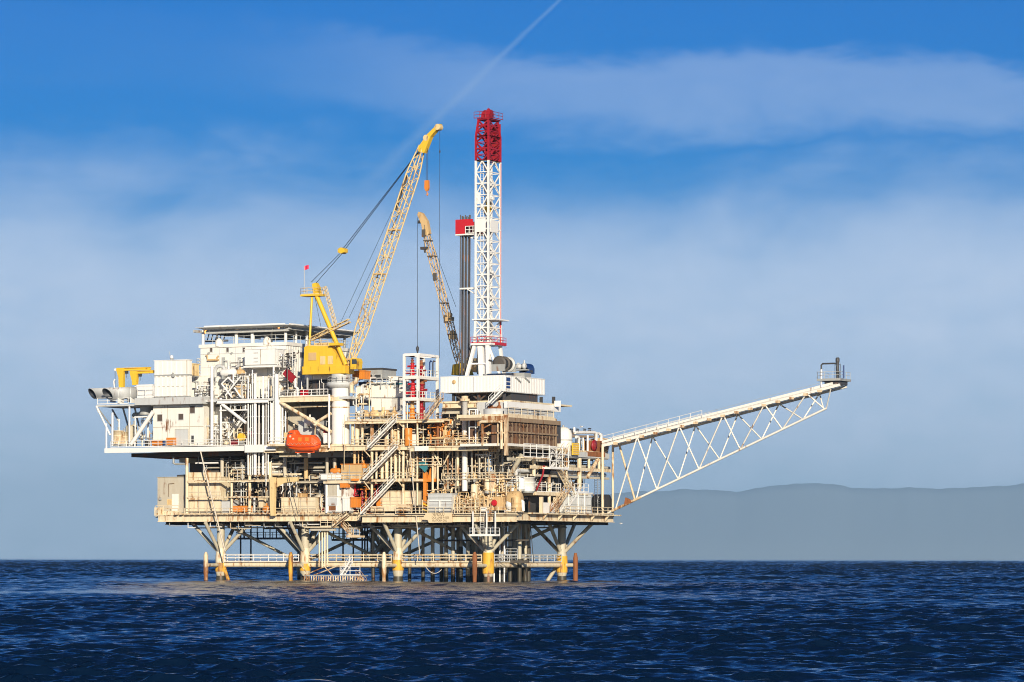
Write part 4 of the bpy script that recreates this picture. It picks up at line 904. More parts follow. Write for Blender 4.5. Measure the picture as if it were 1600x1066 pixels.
# ------------------------------------------------------------------ front crane
def lattice(mb, p, q, w0, w1, dvec, n, r=.1, rl=.06, taper0=0, taper1=0):
    """four-chord boom from p to q; the widths lie in the plane of the boom and along dvec"""
    p, q = Vector(p), Vector(q); d = (q-p).normalized(); s = Vector(dvec).normalized(); u = d.cross(s).normalized(); rings = []
    for i in range(n+1):
        t = i/n; k = 1.0
        if taper0 and t < taper0: k = .35+.65*t/taper0
        if taper1 and t > 1-taper1: k = .45+.55*(1-t)/taper1
        c = p.lerp(q,t); rings.append([c+u*w0/2*k*a+s*w1/2*k*b for a,b in ((1,1),(1,-1),(-1,-1),(-1,1))])
    for j in range(4): mb.path([rg_[j] for rg_ in rings],r,7)
    for i in range(n):
        for j in range(4):
            k = (j+1)%4; a, b = (rings[i][j],rings[i+1][k]) if (i+j)%2 else (rings[i][k],rings[i+1][j]); mb.tube(a,b,rl,5)
            if i % 3 == 0: mb.tube(rings[i][j],rings[i][k],rl,5)
    return rings
yc = 2.2
def crane():
    base = P(532,700,yc); r = 1.62; ztop = zz(585,base.x,yc)
    t = thing('pedestal_crane','yellow lattice boom crane on a thick white pedestal at the platform front','crane',base)
    z1 = zz(620,base.x,yc)
    pe = part('pedestal', MB().lathe((base.x,yc,0),[(r,base.z),(r,ztop)],28), 'white', t)
    mb = MB()
    for py0,py1,k in ((627,621,.1),(702,694,.2),(638,636,.03)): mb.lathe((base.x,yc,0),[(r+k,zz(py0,base.x,yc)),(r+k,zz(py1,base.x,yc))],28)
    part('collar', mb, 'cream', pe)
    za = zz(603,base.x,yc); part('slew_platform', MB().lathe((base.x,yc,0),[(r,za-.5),(r+.9,za),(r+.9,za+.5),(r,za+.5)],24).lathe((base.x,yc,0),[(1.75,za+.5),(1.75,ztop)],24), 'palegrey', pe)
    mb = MB(); ps = [Vector((base.x+(r+.85)*math.cos(a),yc+(r+.85)*math.sin(a),za+.5)) for a in np.linspace(0,2*math.pi,15)]; rail(mb,ps,1.0,2,.05); part('railing', mb, 'palegrey', pe)
    # machinery house
    yf = yc-1.5; pt = lambda px,py: (fx(px,yf), zz(py,base.x,yf))
    part('house', MB().prism([pt(474,572),pt(475,541),pt(479,539),pt(516,541),pt(529,560),pt(534,572)][::-1],yc-1.5,yc+1.3), 'yellow', t)
    part('bed_frame', MB().prism([pt(472,584),pt(472,571.5),pt(539,571.5),pt(540,584)][::-1],yc-1.65,yc+1.5), 'yellow', t)
    for px_,py_ in ((500,556),(512,556)): part('hatch', MB().prism([pt(px_,569),pt(px_,py_),pt(px_+8,py_),pt(px_+8,569)][::-1],yc-1.55,yc-1.45), 'paleyellow', t)
    part('louvre', MB().prism([pt(482,562),pt(482,550),pt(494,550),pt(494,562)][::-1],yc-1.6,yc-1.4), 'tan', t)
    mb = MB(); 
    for px in (496,504,511,517): c = Vector((fx(px,yc),yc,zz(540,base.x,yc))); mb.box(c.x-.35,c.x+.35,yc-.8,yc+.8,c.z-.2,c.z+.55)
    rail(mb,[(fx(486,yc),yc-1.3,zz(539.5,base.x,yc)),(fx(518,yc),yc-1.3,zz(540.5,base.x,yc))],.9,1.6,.04); part('roof_gear', mb, 'paleyellow', t)
    cb = part('cab', MB().prism([pt(549,578),pt(549,561),pt(559,561),pt(561,566),pt(560,578)][::-1],yc-1.9,yc-.3), 'yellow', t); part('window', MB().prism([pt(551.5,570),pt(551.5,562.5),pt(558.3,562.5),pt(559.2,566),pt(558.8,570)][::-1],yc-1.97,yc-1.85), 'glass', cb)
    # A-frame
    for y in (yc-1.15,yc+1.15):
        yy = yc+(y-yc)*.45
        part('rear_leg', MB().tube((fx(483,y),y,zz(541,base.x,y)),(fx(487,yy),yy,zz(462,base.x,yy)),.22,8), 'yellow', t)
        part('front_leg', MB().tube((fx(540,y),y,zz(571,base.x,y)),(fx(494,yy),yy,zz(460,base.x,yy)),.42,8), 'yellow', t)
    hz = zz(459,base.x,yc); part('head_platform', MB().box(fx(474,yc),fx(504,yc),yc-1.2,yc+1.2,hz-.3,hz), 'yellow', t)
    mb = MB(); rail(mb,[(fx(474.5,yc),yc+1.1,hz),(fx(474.5,yc),yc-1.1,hz),(fx(503.5,yc),yc-1.1,hz),(fx(503.5,yc),yc+1.1,hz)],1.2,1.2,.045); part('railing', mb, 'paleyellow', t)
    part('head_sheaves', MB().prism([pt(484,459),pt(482.5,441),pt(488,439.5),pt(492,447),pt(494,459)][::-1],yc-.5,yc+.5), 'yellow', t)
    mb = MB(); a, b = P(507,448,yc-.5), P(525,512,yc-.5); lattice(mb,a,b,.5,.5,(0,1,0),16,.05,.03); part('ladder', mb, 'paleyellow', t)
    mb = MB(); lattice(mb,P(486,530,yc-1.2),P(546,501,yc-.8),.6,.6,(0,1,0),12,.08,.045); part('strut', mb, 'paleyellow', t)
    part('step_platform', MB().box(fx(524,yc),fx(539,yc),yc-2.4,yc-.6,zz(541,base.x,yc),zz(537,base.x,yc)), 'yellow', t)
    # boom
    foot, head = P(546,572,yc), P(659,228,yc); mb = MB(); lattice(mb,foot,head,1.7,1.7,(0,1,0),30,.13,.065,.16,.12); bo = part('boom', mb, 'paleyellow', t)
    d = (head-foot).normalized(); u = d.cross(Vector((0,1,0))).normalized()
    h2 = P(664,222,yc); q = lambda px,py: (fx(px,yc), zz(py,head.x,yc))
    part('boom_head', MB().prism([q(655,237),q(656,229),q(669,211),q(682,199),q(688,196),q(687,201),q(674,215),q(664,240)][::-1],yc-.55,yc+.55), 'yellow', bo)
    mb = MB()
    for px, py in ((667,216),(685,199)): c = P(px,py,yc); mb.lathe(c,[(.55,-.6),(.55,.6)],14,(0,1,0))
    part('sheave', mb, 'paleyellow', bo)
    for k in (.03,.42,.62): c = foot.lerp(head,k); part('cross_frame', MB().box(c.x-.9,c.x+.9,yc-.95,yc+.95,c.z-.12,c.z+.12), 'tan', bo)
    mb = MB().bar(foot.lerp(head,.70)-u*-1.0,foot.lerp(head,.86)-u*-1.0,.25,.3); part('cable_tray', mb, 'shade', bo)
    # pendants and wires
    br = P(535,392,yc); part('bridle', MB().box(br.x-.7,br.x+.7,yc-.6,yc+.6,br.z-.35,br.z+.35).lathe(br,[(.55,-.7),(.55,.7)],12,(0,1,0)), 'yellow', t)
    mb = MB()
    for a,b in (((486,441),(533,394)),((492,444),(536,394))): mb.tube(P(*a,yc-.3),P(*b,yc-.3),.055,5); mb.tube(P(*a,yc+.3),P(*b,yc+.3),.055,5)
    mb.tube(br+Vector((0,-.4,0)),P(657,232,yc-.5),.065,5); mb.tube(br+Vector((0,.4,0)),P(656,234,yc+.5),.065,5); part('pendant', mb, 'cable', t)
    mb = MB()
    for a,b in (((530,508),(612,331)),((545,497),(624,331)),((489,452),(503,520))): mb.tube(P(*a,yc+.4),P(*b,yc+.4),.035,5)
    part('hoist_wire', mb, 'cable', t)
    a = P(666.5,282,yc); mb = MB()
    for o in (-.16,.16): mb.tube((a.x+o,yc,a.z),(a.x+o,yc,zz(232,a.x,yc)),.045,5)
    part('fall_wire', mb, 'cable', t)
    hb = part('hook_block', MB().prism([(a.x-.38,a.z),(a.x+.38,a.z),(a.x+.42,a.z-1.4),(a.x+.15,a.z-1.9),(a.x-.15,a.z-1.9),(a.x-.42,a.z-1.4)][::-1],yc-.25,yc+.25), 'orange', t); part('hook', MB().path([(a.x,yc,a.z-1.85),(a.x,yc,a.z-2.2),(a.x+.22,yc,a.z-2.4),(a.x+.1,yc,a.z-2.65),(a.x-.18,yc,a.z-2.5)],.09,7), 'orange', hb)
    a = P(686.5,203,yc); part('whip_line', MB().tube(a,(a.x,yc,zz(560,a.x,yc)),.04,5), 'cable', t)
    part('headache_ball', MB().lathe((a.x,yc,zz(237,a.x,yc)),[(.05,-.3),(.14,-.1),(.14,.1),(.05,.3)],8), 'dark', t)
crane()
c = P(475,459,yc-1.0); t = thing('marker_flag','small red flag on a thin staff above the crane A-frame','flag',c); zt = zz(415.5,c.x,c.y); part('staff', MB().tube(c,(c.x,c.y,zt),.035,5), 'cream', t)
mb = MB(); vs = [];
for i in range(5):
    for j in (0,1): vs.append((c.x+.05+.22*i,c.y+.1*math.sin(i*1.5),zt-.02-.75*j+.04*i))
mb.add(vs,[(2*i,2*i+1,2*i+3,2*i+2) for i in range(4)]); mb.add([(x,y+.03,z) for x,y,z in vs],[(2*i,2*i+2,2*i+3,2*i+1) for i in range(4)]); part('cloth', mb, 'flag', t)

# ------------------------------------------------------------------ rear crane boom
def rear_crane():
    y = 27.; foot, head = P(722,584,y), P(659,340,y)
    t = thing('rear_crane','tan and yellow lattice boom crane leaning behind the drill pipes','crane',foot)
    mb = MB(); lattice(mb,foot,head,1.1,1.1,(0,1,0),28,.09,.05,.12,.2); bo = part('boom', mb, 'tan', t)
    d = (head-foot).normalized(); u = d.cross(Vector((0,1,0))).normalized(); q = lambda px,py: (fx(px,y), zz(py,head.x,y))
    part('boom_head', MB().prism([q(660,352),q(653,336),q(655,331),q(660,333),q(668,346),q(672,366),q(666,368)][::-1],y-.45,y+.45), 'tan', bo)
    part('base_frame', MB().prism([q(711,588),q(713,572),q(727,570),q(734,588)][::-1],y-1.5,y+1.5), 'yellow', t)
    for px,py in ((707,520),(702,492)): c = P(px,py,y-.6); part('boom_winch', MB().lathe(c,[(.42,-.4),(.42,.4)],12,(0,1,0)).box(c.x-.7,c.x+.7,c.y-.4,c.y+.5,c.z-1.2,c.z-.4), 'tan', bo)
    for k in (.25,.45,.75,.85): c = foot.lerp(head,k); part('cross_frame', MB().box(c.x-.7,c.x+.7,y-.65,y+.65,c.z-.1,c.z+.1), 'shade', bo)
    for k in (.35,.62,.9): c = foot.lerp(head,k); part('cable_reel', MB().box(c.x-.45,c.x+.2,y-.9,y-.6,c.z-.8,c.z+.6), 'shade', bo)
    mb = MB(); a = P(652,340,y); mb.tube(a,(a.x,y,zz(540,a.x,y)),.04,5); mb.tube(P(660,338,y+.3),P(712,480,y+3),.04,5); mb.tube(P(668,350,y),P(716,560,y+4),.04,5); part('hoist_wire', mb, 'cable', t)
    z = zz(540,a.x,y); part('hook', MB().lathe((a.x,y,z-.9),[(.03,-.7),(.12,-.5),(.28,.2),(.28,.5),(.05,.9)],10), 'dark', t)
    a = P(662.5,388,y-.5); part('block', MB().box(a.x-.7,a.x+.7,y-.8,y-.2,a.z-.25,a.z+.25).tube(a,(a.x,y-.5,zz(352,a.x,y)),.05,5).tube(a+Vector((.2,0,-.8)),a,.2,6), 'dark', t)
    part('headlamp', MB().lathe(P(655,347,y),[(.3,-.3),(.3,.3)],8,(1,0,0)), 'dark', bo)
    # the yellow gantry behind the rig's legs
    part('rear_gantry', MB().bar(P(727,580,y+2),P(741,535,y+2),.7).bar(P(742,582,y+2),P(744,560,y+2),1.5), 'paleyellow', t)
    part('rear_mast', MB().box(*[v for v in (fx(741,y+2),fx(746,y+2))],y+3,y+4,zz(583,-20,y),zz(528,-20,y)), 'shade', t)
rear_crane()

# ------------------------------------------------------------------ drilling mast
def mast():
    ym = 13.; x0, x1 = fx(743,ym), fx(762.5,ym); y0 = ym; y1 = ry(781,x1); cx, cy = (x0+x1)/2, (y0+y1)/2
    Z = lambda py: zz(py,x1,y0)
    t = thing('drilling_mast','tall white lattice drilling mast with a red top','drilling mast',(cx,cy,Z(585)))
    def tower(za, zb, n, mat, k0=1., k1=1., r=.15, name='lattice', skip=()):
        mb = MB()
        def cor(z):
            k = k0+(k1-k0)*(z-za)/(zb-za); return [Vector((cx+(a-cx)*k,cy+(b-cy)*k,z)) for a,b in ((x0,y0),(x1,y0),(x1,y1),(x0,y1))]
        for a,b in zip(cor(za),cor(zb)): mb.bar(a,b,.34)
        for i in range(n+1):
            c = cor(za+(zb-za)*i/n)
            for j in range(4):
                if j == 3 and 'back' in skip: continue
                mb.bar(c[j],c[(j+1)%4],.22 if i%2==0 else .15)
        for i in range(n):
            a, b = cor(za+(zb-za)*i/n), cor(za+(zb-za)*(i+1)/n)
            for j in range(4):
                k = (j+1)%4
                if i % 2: mb.bar(a[j],(b[j]+b[k])/2,.17); mb.bar(a[k],(b[j]+b[k])/2,.17)
                else: mb.bar((a[j]+a[k])/2,b[j],.17); mb.bar((a[j]+a[k])/2,b[k],.17)
        return part(name, mb, mat, t)
    tower(Z(535),Z(500),3,'white',1.1,1.02,name='base_section'); tower(Z(499.8),Z(250.2),14,'white',name='lattice_section'); tower(Z(250),Z(212),4,'crimson',name='red_section'); tower(Z(211.8),Z(186),3,'crimson',1.0,.78,name='red_crown_section'); part('ladder_cage', MB().bar((cx+.2,y0+1.2,Z(249)),(cx+.2,y0+1.2,Z(188)),.5).bar((cx-.4,y1-1,Z(249)),(cx-.4,y1-1,Z(188)),.4), 'crimson', t)
    mb = MB().box(x0-.1,x1+.1,y1-.08,y1,Z(248),Z(190)); part('back_panel', mb, 'darkred', t)
    zc = Z(186); part('crown_platform', MB().box(x0+.1,x1+.15,y0+.2,y1-.2,zc,zc+.25), 'crimson', t)
    mb = MB(); rail(mb,[(x0-.4,y0,zc+.25),(x1+.5,y0,zc+.25),(x1+.5,y1,zc+.25)],1.15,1.3,.05); part('railing', mb, 'darkred', t)
    for k in (0,1,2): part('crown_sheave', MB().lathe((cx-.6+k*.6,cy,zc+1.1),[(.75,-.12),(.85,-.1),(.85,.1),(.75,.12)],16,(1,0,0)), 'darkred', t)
    part('crown_housing', MB().prism([(x0+.4,zc+.25),(x1-.2,zc+.25),(x1-.1,zc+1.4),(cx+.6,zc+2.1),(cx,zc+1.4),(x0+.6,zc+1.5)][::-1],cy-1.2,cy-.6), 'crimson', t)
    # pipes, ladder, travelling gear inside
    ladder((x0+.75,y0+.35,Z(535)),Z(255)-Z(535),'white',t,(.6,0,0)); part('standpipe', MB().tube((x1+.1,y1-.05,Z(535)),(x1+.1,y1-.05,Z(252)),.13,8), 'red', t)
    part('guide_rail', MB().bar((cx-.3,cy,Z(535)),(cx-.3,cy,Z(255)),.3).bar((cx+.4,cy+.5,Z(535)),(cx+.4,cy+.5,Z(255)),.3), 'white', t)
    mb = MB()
    for k in range(5): mb.tube((cx-.2+k*.14,cy+.1,Z(560)),(cx-.2+k*.14,cy+.1,Z(190)),.03,4)
    part('drill_line', mb, 'cable', t)
    part('travelling_block', MB().box(cx-.5,cx+.5,cy-.4,cy+.4,Z(330),Z(318)).box(cx-.3,cx+.3,cy-.3,cy+.3,Z(317.9),Z(314)), 'yellow', t)
    for py in (310,425,475): c = Vector((x1+.3,y0+1.0,Z(py))); part('work_light', MB().lathe(c,[(.1,-.3),(.3,-.1),(.3,.25)],8,(1,0,0)), 'white', t)
    part('white_panel', MB().box(x0-.06,x1-.5,y0-.16,y0-.06,Z(362),Z(341)).box(x1+.06,x1+.16,y0+.6,y1-1,Z(362),Z(343)), 'white', t)
    mb = MB(); mb.box(x0+.3,x0+.9,y0-.05,y0+.2,Z(318),Z(300)); part('panel', mb, 'white', t)
    # base platform with a red rail, spread legs
    zb = Z(536); part('base_platform', MB().box(x0-.7,x1+.9,y0-.6,y1+.6,zb-.35,zb), 'white', t); part('toe_board', MB().box(x1+.9,x1+1.0,y0+.8,y1+.6,zb-.3,zb+.2), 'red', t)
    mb = MB(); rail(mb,[(x0-.7,y0-.6,zb),(x1+.9,y0-.6,zb),(x1+.9,y1+.6,zb)],1.1,1.2,.05); part('railing', mb, 'red', t)
    zu = Z(499); part('upper_platform', MB().box(x0-.5,x1+1.6,y0-.5,y1+.5,zu-.12,zu+.1), 'white', t)
    zf = Z(587)
    for (a,b,c,d,w) in ((x0-.2,y0,fx(731,y0),y0-.5,.55),(x1,y0,x1+.1,y0,.75),(x1,y0,x1+2.2,y0+.5,.4),(x1,y1,x1+.4,y1+1,.5),(x0,y1,x0-1.5,y1+1,.5),(cx-.4,y0+.4,cx-.1,y0+.4,1.0)): part('spread_leg', MB().bar((a,b,zb-.35),(c,d,zf),w), 'white', t)
    part('cross_bar', MB().bar((fx(735,y0),y0-.3,Z(568)),(x1,y0,Z(568)),.28), 'white', t)
    # racking board with its red windwall, and the lower finger
    yb = y0+.6; bx0_, bx1_ = fx(711,yb), x0-.1; z0, z1 = zz(367,bx0_,yb), zz(343.5,bx0_,yb)
    rb = part('racking_board', MB().box(bx0_,bx1_,yb,yb+3.2,z0-.15,z0+.1).bar((bx0_+1.8,yb+1,z0-.1),(bx1_+.2,yb+1,z0-1.3),.2), 'white', t)
    xs_ = fx(727,yb); part('windwall', MB().box(bx0_,bx0_+.1,yb,yb+3.2,z0+.1,z1).box(bx0_+.1,xs_,yb,yb+.1,z0+.1,z1).box(xs_,fx(738,yb),yb,yb+.1,z0+1.45,z1-.003).box(fx(738,yb),bx1_,yb,yb+.1,z0+1.45,z1-.5).box(bx0_+.1,bx1_,yb+3.1,yb+3.2,z0+.1,z1-.5), 'red', rb)
    mb = MB(); rail(mb,[(xs_,yb-.1,z0+.1),(bx1_,yb-.1,z0+.1)],1.3,.75,.07); part('railing', mb, 'white', rb)
    zl = zz(450,x0,yb); xl = fx(717,yb); part('finger_board', MB().bar((xl,yb+.3,zl),(x0,yb+.3,zl),.28).bar((xl+1.5,yb+.3,zl-.1),(x0,yb+.3,zl-1.4),.18).bar((xl+1,yb+1.6,zl),(x0,yb+1.6,zl),.22).bar((xl+.3,yb+.3,zl),(xl+.3,yb+2.6,zl),.22), 'white', t)
    # stand of drill pipe
    for i,(px,dy) in enumerate(((718,.6),(720.5,1.0),(723,.7),(725.5,1.3),(728,.8),(730.5,1.5),(733,.9),(722,2.1),(727,2.3),(731.5,2.4))):
        x = fx(px,yb+dy); o = tag(MB().tube((x,yb+dy,zz(586,x,yb+dy)),(x+.15,yb+dy,zz(336+(i%3)*1.6,x,yb+dy)),.10,8).build('drill_pipe',M['pipe']),'long dark steel drill pipe standing in the racking board beside the mast','drill pipe','drill pipes racked beside the mast')
mast()

# ------------------------------------------------------------------ rig substructure, draw-works
sx0,sx1,sz0,sz1 = F4(688,789,588.5,612.5,2.0); sy1 = ry(851,sx1)
sb = thing('rig_floor_enclosure','long white ribbed windwall box of the drill floor under the mast','building',((sx0+sx1)/2,(2+sy1)/2,sz0))
part('wall', ribbox(MB(),sx0,sx1,2.0,sy1,sz0,sz1,.62,.05), 'white', sb)
yk = ry(828,sx1)
part('roof', MB().box(sx0-.05,sx1+.08,1.95,sy1,sz1+.001,sz1+.12), 'white', sb)
part('kick_beam', MB().box(sx0+.6,sx1+.1,1.8,sy1,sz0-.12,sz0-.001), 'palegrey', sb)
for a,b in ((590,596),(597.5,602),(603.5,607)): y = ry(793,sx1); part('window', MB().box(sx1-.01,sx1+.16,y-.75,y+.75,zz(b,sx1,y),zz(a,sx1,y)), 'blue', sb)
part('corner_door', MB().box(sx1-.01,sx1+.12,2.1,2.1+1.6,sz0+.2,sz1-.2), 'wall', sb)
for px in (808,822): y = ry(px,sx1); part('wall_fan', MB().bar((sx1+.14,y-1.0,zz(590,sx1,y)),(sx1+.14,y+1.0,zz(597,sx1,y)),.25), 'grey', sb)
c = P(709,597,1.9); part('wall_lamp', MB().lathe(c,[(.25,-.2),(.4,0)],10,(0,1,0)), 'tan', sb)
for px in (716,740): part('wall_joint', FB(MB(),px-.4,px+.4,589,614,1.88,.12), 'palegrey', sb)
zf0 = sz0-.13; ss = thing('rig_substructure','dark steel skid beams and trusses under the white drill floor box','substructure',((sx0+sx1)/2,10,zdd))
for x in np.linspace(sx0+2,sx1-.8,5):
    for y in (3.2,12,22): part('truss_post', MB().bar((x,y,zdd),(x,y,zf0),.45), 'dark', ss)
mb = MB(); xs_ = np.linspace(sx0+2,sx1-.8,7)
for i in range(6):
    a,b = (zdd+.1,zf0-.1) if i%2 else (zf0-.1,zdd+.1); mb.bar((xs_[i],3.4,a),(xs_[i+1],3.4,b),.25)
part('truss_brace', mb, 'shade', ss); part('skid_beam', MB().box(sx0+1.5,sx1-.4,5,sy1-2,zdd+.02,zf0-.05), 'dark', ss)
df0 = fx(756,8); yq = 8.
zfl = sz1+.15; df = part('drawworks_skid', MB().box(fx(754,9),sx1+.1,9,ry(829,sx1),zfl,zfl+.7), 'grey', sb)
c = Q(791,569,sx1-1.6); t = thing('draw_works','big dark winch drum with pale rim on the drill floor','winch',(c.x,c.y,zfl+.7)); R_ = 1.35; c = Vector((sx1-1.6,ry(787,sx1-1.6),zfl+.7+R_))
ax = (0,1,0); part('drum', MB().lathe(c,[(R_*.7,-1.6),(R_*.7,1.6)],22,ax), 'shade', t)
for k in (-1.75,-.2,1.55): part('rim', MB().lathe(c,[(R_*.6,k),(R_,k),(R_,k+.22),(R_*.6,k+.22)],24,ax), 'shade' if k<1 else 'palegrey', t)
mb = MB()
for k in range(12): mb.lathe(c,[(R_*.72+.03,-1.4+k*.24),(R_*.72+.03,-1.3+k*.24)],20,ax)
part('wire_wraps', mb, 'cable', t); part('frame', MB().box(c.x-1.3,c.x+1.3,c.y-2.2,c.y-1.9,zfl+.7,zfl+1.9).box(c.x-1.3,c.x+1.3,c.y+1.9,c.y+2.2,zfl+.7,zfl+1.9), 'grey', t)
b = Vector((sx1-1.2,ry(823,sx1-1.2),zfl+.7)); t = thing('blue_motor','dark blue motor at the right end of the draw-works skid','motor',b); part('housing', MB().box(b.x-.9,b.x+.9,b.y-1.2,b.y+1.2,b.z,b.z+1.0).lathe(b+Vector((0,-1.2,1.0)),[(.8,0),(.8,2.4)],18,(0,1,0)), 'blue', t); part('vent', MB().box(b.x-.5,b.x+.92,b.y-.5,b.y+.5,b.z+.2,b.z+.6), 'dark', t)
pump('gear_unit','small pale gearbox and pump between the winch drum and blue motor',812,579,ry(812,sx1-1.5),1.,'palegrey')
c = Q(769,580,sx1-3); tag(MB().path([c,c+Vector((0,0,1.5)),c+Vector((-.2,0,1.8)),c+Vector((-.7,0,1.9))],.17,8).build('goose_neck_pipe',M['dark']),'black goose-neck pipe beside the winch drum','pipe')
building('roof_box','white box building at the right end of the drill floor, lower than its neighbour','building',(787,789.5,590.5,612),sy1*.0+2.0+(ry(829,sx1)-2.0)+0.3,sy1-ry(829,sx1)+1.5,'white',.5,.05) if False else None

# tower frame with red blow-out gear
def rigtower():
    y0 = 1.2; x0, x1 = fx(631.5,y0), fx(653,y0); y1 = ry(683,x1); t = thing('christmas_tree_tower','white open steel tower holding red valve stacks','steel tower',((x0+x1)/2,(y0+y1)/2,zu)); Z = lambda py: zz(py,x1,y0)
    for x,y in ((x0,y0),(x1,y0),(x1,y1),(x0,y1)): part('post', MB().bar((x,y,zu),(x,y,Z(553)),.42), 'white' if y<2 else 'wall', t)
    part('top_frame', MB().bar((x0,y0,Z(554)),(x1,y0,Z(554)),.45).bar((x1,y0+.2,Z(554)),(x1,y1,Z(554)),.45).bar((x0,y1,Z(554)),(x1,y1,Z(554)),.45).bar((x0,y0+.2,Z(554)),(x0,y1,Z(554)),.45), 'white', t)
    for py in (588,622):
        z = Z(py); f = part('floor', MB().box(x0-.25,x1+.25,y0-.25,y1+.2,z-.45,z), 'wall', t); mb = MB(); rail(mb,[(x0,y0-.18,z),(x1+.18,y0-.18,z),(x1+.18,y1,z)],1.2,1.4,.05); part('railing', mb, 'wall', f)
    return t,x0,x1,y0,y1,Z
tt,tx0,tx1,ty0,ty1,TZ = rigtower()
def stack(label, px, y, segs, name='valve_stack'):
    x = fx(px,y); t = thing(name,label,'valve stack',(x,y,zz(segs[0][1],x,y)))
    for (py0,py1,r,m_,k) in segs:
        z0,z1 = zz(py1,x,y),zz(py0,x,y); h = z1-z0
        mb = MB().lathe((x,y,z0),[(r,0),(r,h*.15),(r*.7,h*.2),(r*.7,h*.45),(r*1.05,h*.5),(r*1.05,h*.62),(r*.6,h*.66),(r*.6,h*.9),(r*.9,h*.92),(r*.9,h)],14)
        if k: mb.tube((x-r*1.9,y,z0+h*.55),(x+r*1.9,y,z0+h*.55),r*.35,8)
        part('valve_body', mb, m_, t)
    wheel_ = MB(); wheel(wheel_,(x,y-.1,zz(segs[-1][0],x,y)+.3),.45,(0,.2,1)); part('hand_wheel', wheel_, 'dark', t)
    return t
stack('bright red valve stack in the left half of the white tower, upper storey',644,2.6,((578,588,.62,'red',1),(568,578,.5,'red',1),(560,568,.3,'darkred',0))); stack('bright red valve stack in the left half of the white tower, middle storey',645,2.8,((608,622,.75,'red',1),(594,608,.5,'red',1)))
stack('dark red valve stack in the middle of the white tower, upper storey',658,3.5,((572,588,.5,'darkred',1),(563,572,.4,'rust',0))); stack('dark red valve stack in the middle of the white tower, middle storey',659,3.8,((600,621,.55,'darkred',1),(592,600,.5,'rust',1)))
stack('orange valve stack under the white tower, left half',644,3,((638,655,.7,'orange',1),(626,638,.5,'tan',1))); stack('dark red pipe stack under the white tower, right half',658,3.6,((626,655,.6,'darkred',0),))
for px,l in ((671,'nearer'),(676,'farther')): c = P(px,588,6); tag(MB().path([c,c+Vector((0,0,2.4)),c+Vector((.2,0,2.7)),c+Vector((.5,0,2.6))],.12,7).build('bent_pipe',M['dark' if l=='farther' else 'blue']),'dark bent pipe in the right half of the white tower, %s of two' % l,'pipe')
manifold('choke_pipes','rusty orange pipes and valves at the foot of the white tower',(664,692,655,700),1.0,4,31,14,6,('tan','rust','orange','creamrust'),.25,10,vm='orange'); manifold('choke_pipes','cream pipes with valves under the white tower, behind the railing',(628,664,662,698),1.4,4,32,12,4,('cream','tan','palegrey'),.22,8)
drum('yellow_drum','tall orange-yellow drum on the main deck under the tower',638,697,.5,'orange',None,.7,3.1); building('gas_cabinet','pale cabinet right of the orange-yellow drum','cabinet',(642.5,650,679,697),.7,1,'wall',0,.08)
c = P(636,630,.2); tag(MB().path([c,c+Vector((.05,0,-2)),c+Vector((.0,0,-4.6)),c+Vector((.35,0,-5))],.11,7).build('hose',M['cream']),'cream hose hanging from the tower over the deck edge','hose')

# middle upper deck, between crane and tower
building('mud_pump_house','white box housing behind the tan pumps','building',(580,612,623,642),5,4,'wall',0,.1,seams=(('v',596),)); 
for i,(px,m_,l) in enumerate(((574,'tan','tan pump left of the white housing, beside the crane pedestal'),(590,'paleyellow','yellowish pump in front of the white housing'),(607,'tan','rusty tan pump at the right corner of the white housing'))): pump('mud_pump',l,px,656,1.6,1.25,m_)
manifold('pump_pipes','low pipes and valves along the upper deck railing',(552,628,642,656),1.2,3,33,16,4,('cream','tan','palegrey','shade'),.15,12)
t = building('doghouse','grey cabin with dark flat roof behind the crane cab','cabin',(560,597,578,592),12,5,'grey',0,.3,rmat='dark'); opening(t,'window',(571,582,585.5,591),12,'glass','palegrey'); opening(t,'window',(585,595,585.5,591),12,'glass','palegrey')
crate('crane_base_box','orange box under the crane cab','box',(550,569,579,594),6,2.2,'orange'); building('rooftop_unit','white cabin with railing behind the grey cabin','cabin',(607,622,589,602),14,4,'white',.8,.1); building('sack_store','long low white module in the middle distance between crane and tower','module',(556,632,603,622),9,6,'wall',0,.1,seams=(('v',580),('v',606)))
for px,m_,l in ((566,'blue','faded blue tarp bundle on the long white module, left'),(585,'grey','grey-blue crate on the long white module'),(614,'tarp','small teal crate on the long white module')): crate('stores_box',l,'crate',(px-6,px+7,597,603.5),9.6,3,m_)
c0 = P(549,596,1); tag(MB().path([P(549,614,1),P(549,602,1),P(551,599,1),P(556,597,1),P(558,590,1)],.38,10).build('vent_duct',M['cream']),'fat cream vent duct rising beside the pedestal top','duct'); manifold('deck_pipes','pipes rising right of the crane pedestal',(548,566,600,656),1.6,3,34,9,3,('cream','white','palegrey'),.35,4)
riserbank('row of thick cream vertical pipes below the upper deck, right of the pedestal',[(551,.3),(558,.42,1),(566,.26,.6),(581,.36,.8),(592,.2,2),(604,.42,1.2),(612,.24,.4),(622,.2,1)],663,698,1.2,'cream'); manifold('deck_pipes','valves and pale pipes behind the main deck railing right of the pedestal',(546,630,672,698),1.5,4,35,22,5,('cream','beige','palegrey','shade'),.18,16)
tank_v('small_vessel','brownish upright vessel behind the middle stair',617,672,697,3,.7,'tan')
riserbank('row of cream vertical pipes between the main deck and the mezzanine',[(588,.2),(597,.3,1),(604,.34,.4),(611,.16),(618,.3,1.2),(624,.16),(636,.22,1),(646,.2,.3)],704,748,1.0,'cream'); manifold('mezzanine_pipes','valves and bent pipes on the mezzanine between the two middle stairs',(584,656,716,748),1.6,4,36,18,5,('cream','beige','palegrey','tan'),.2,12)

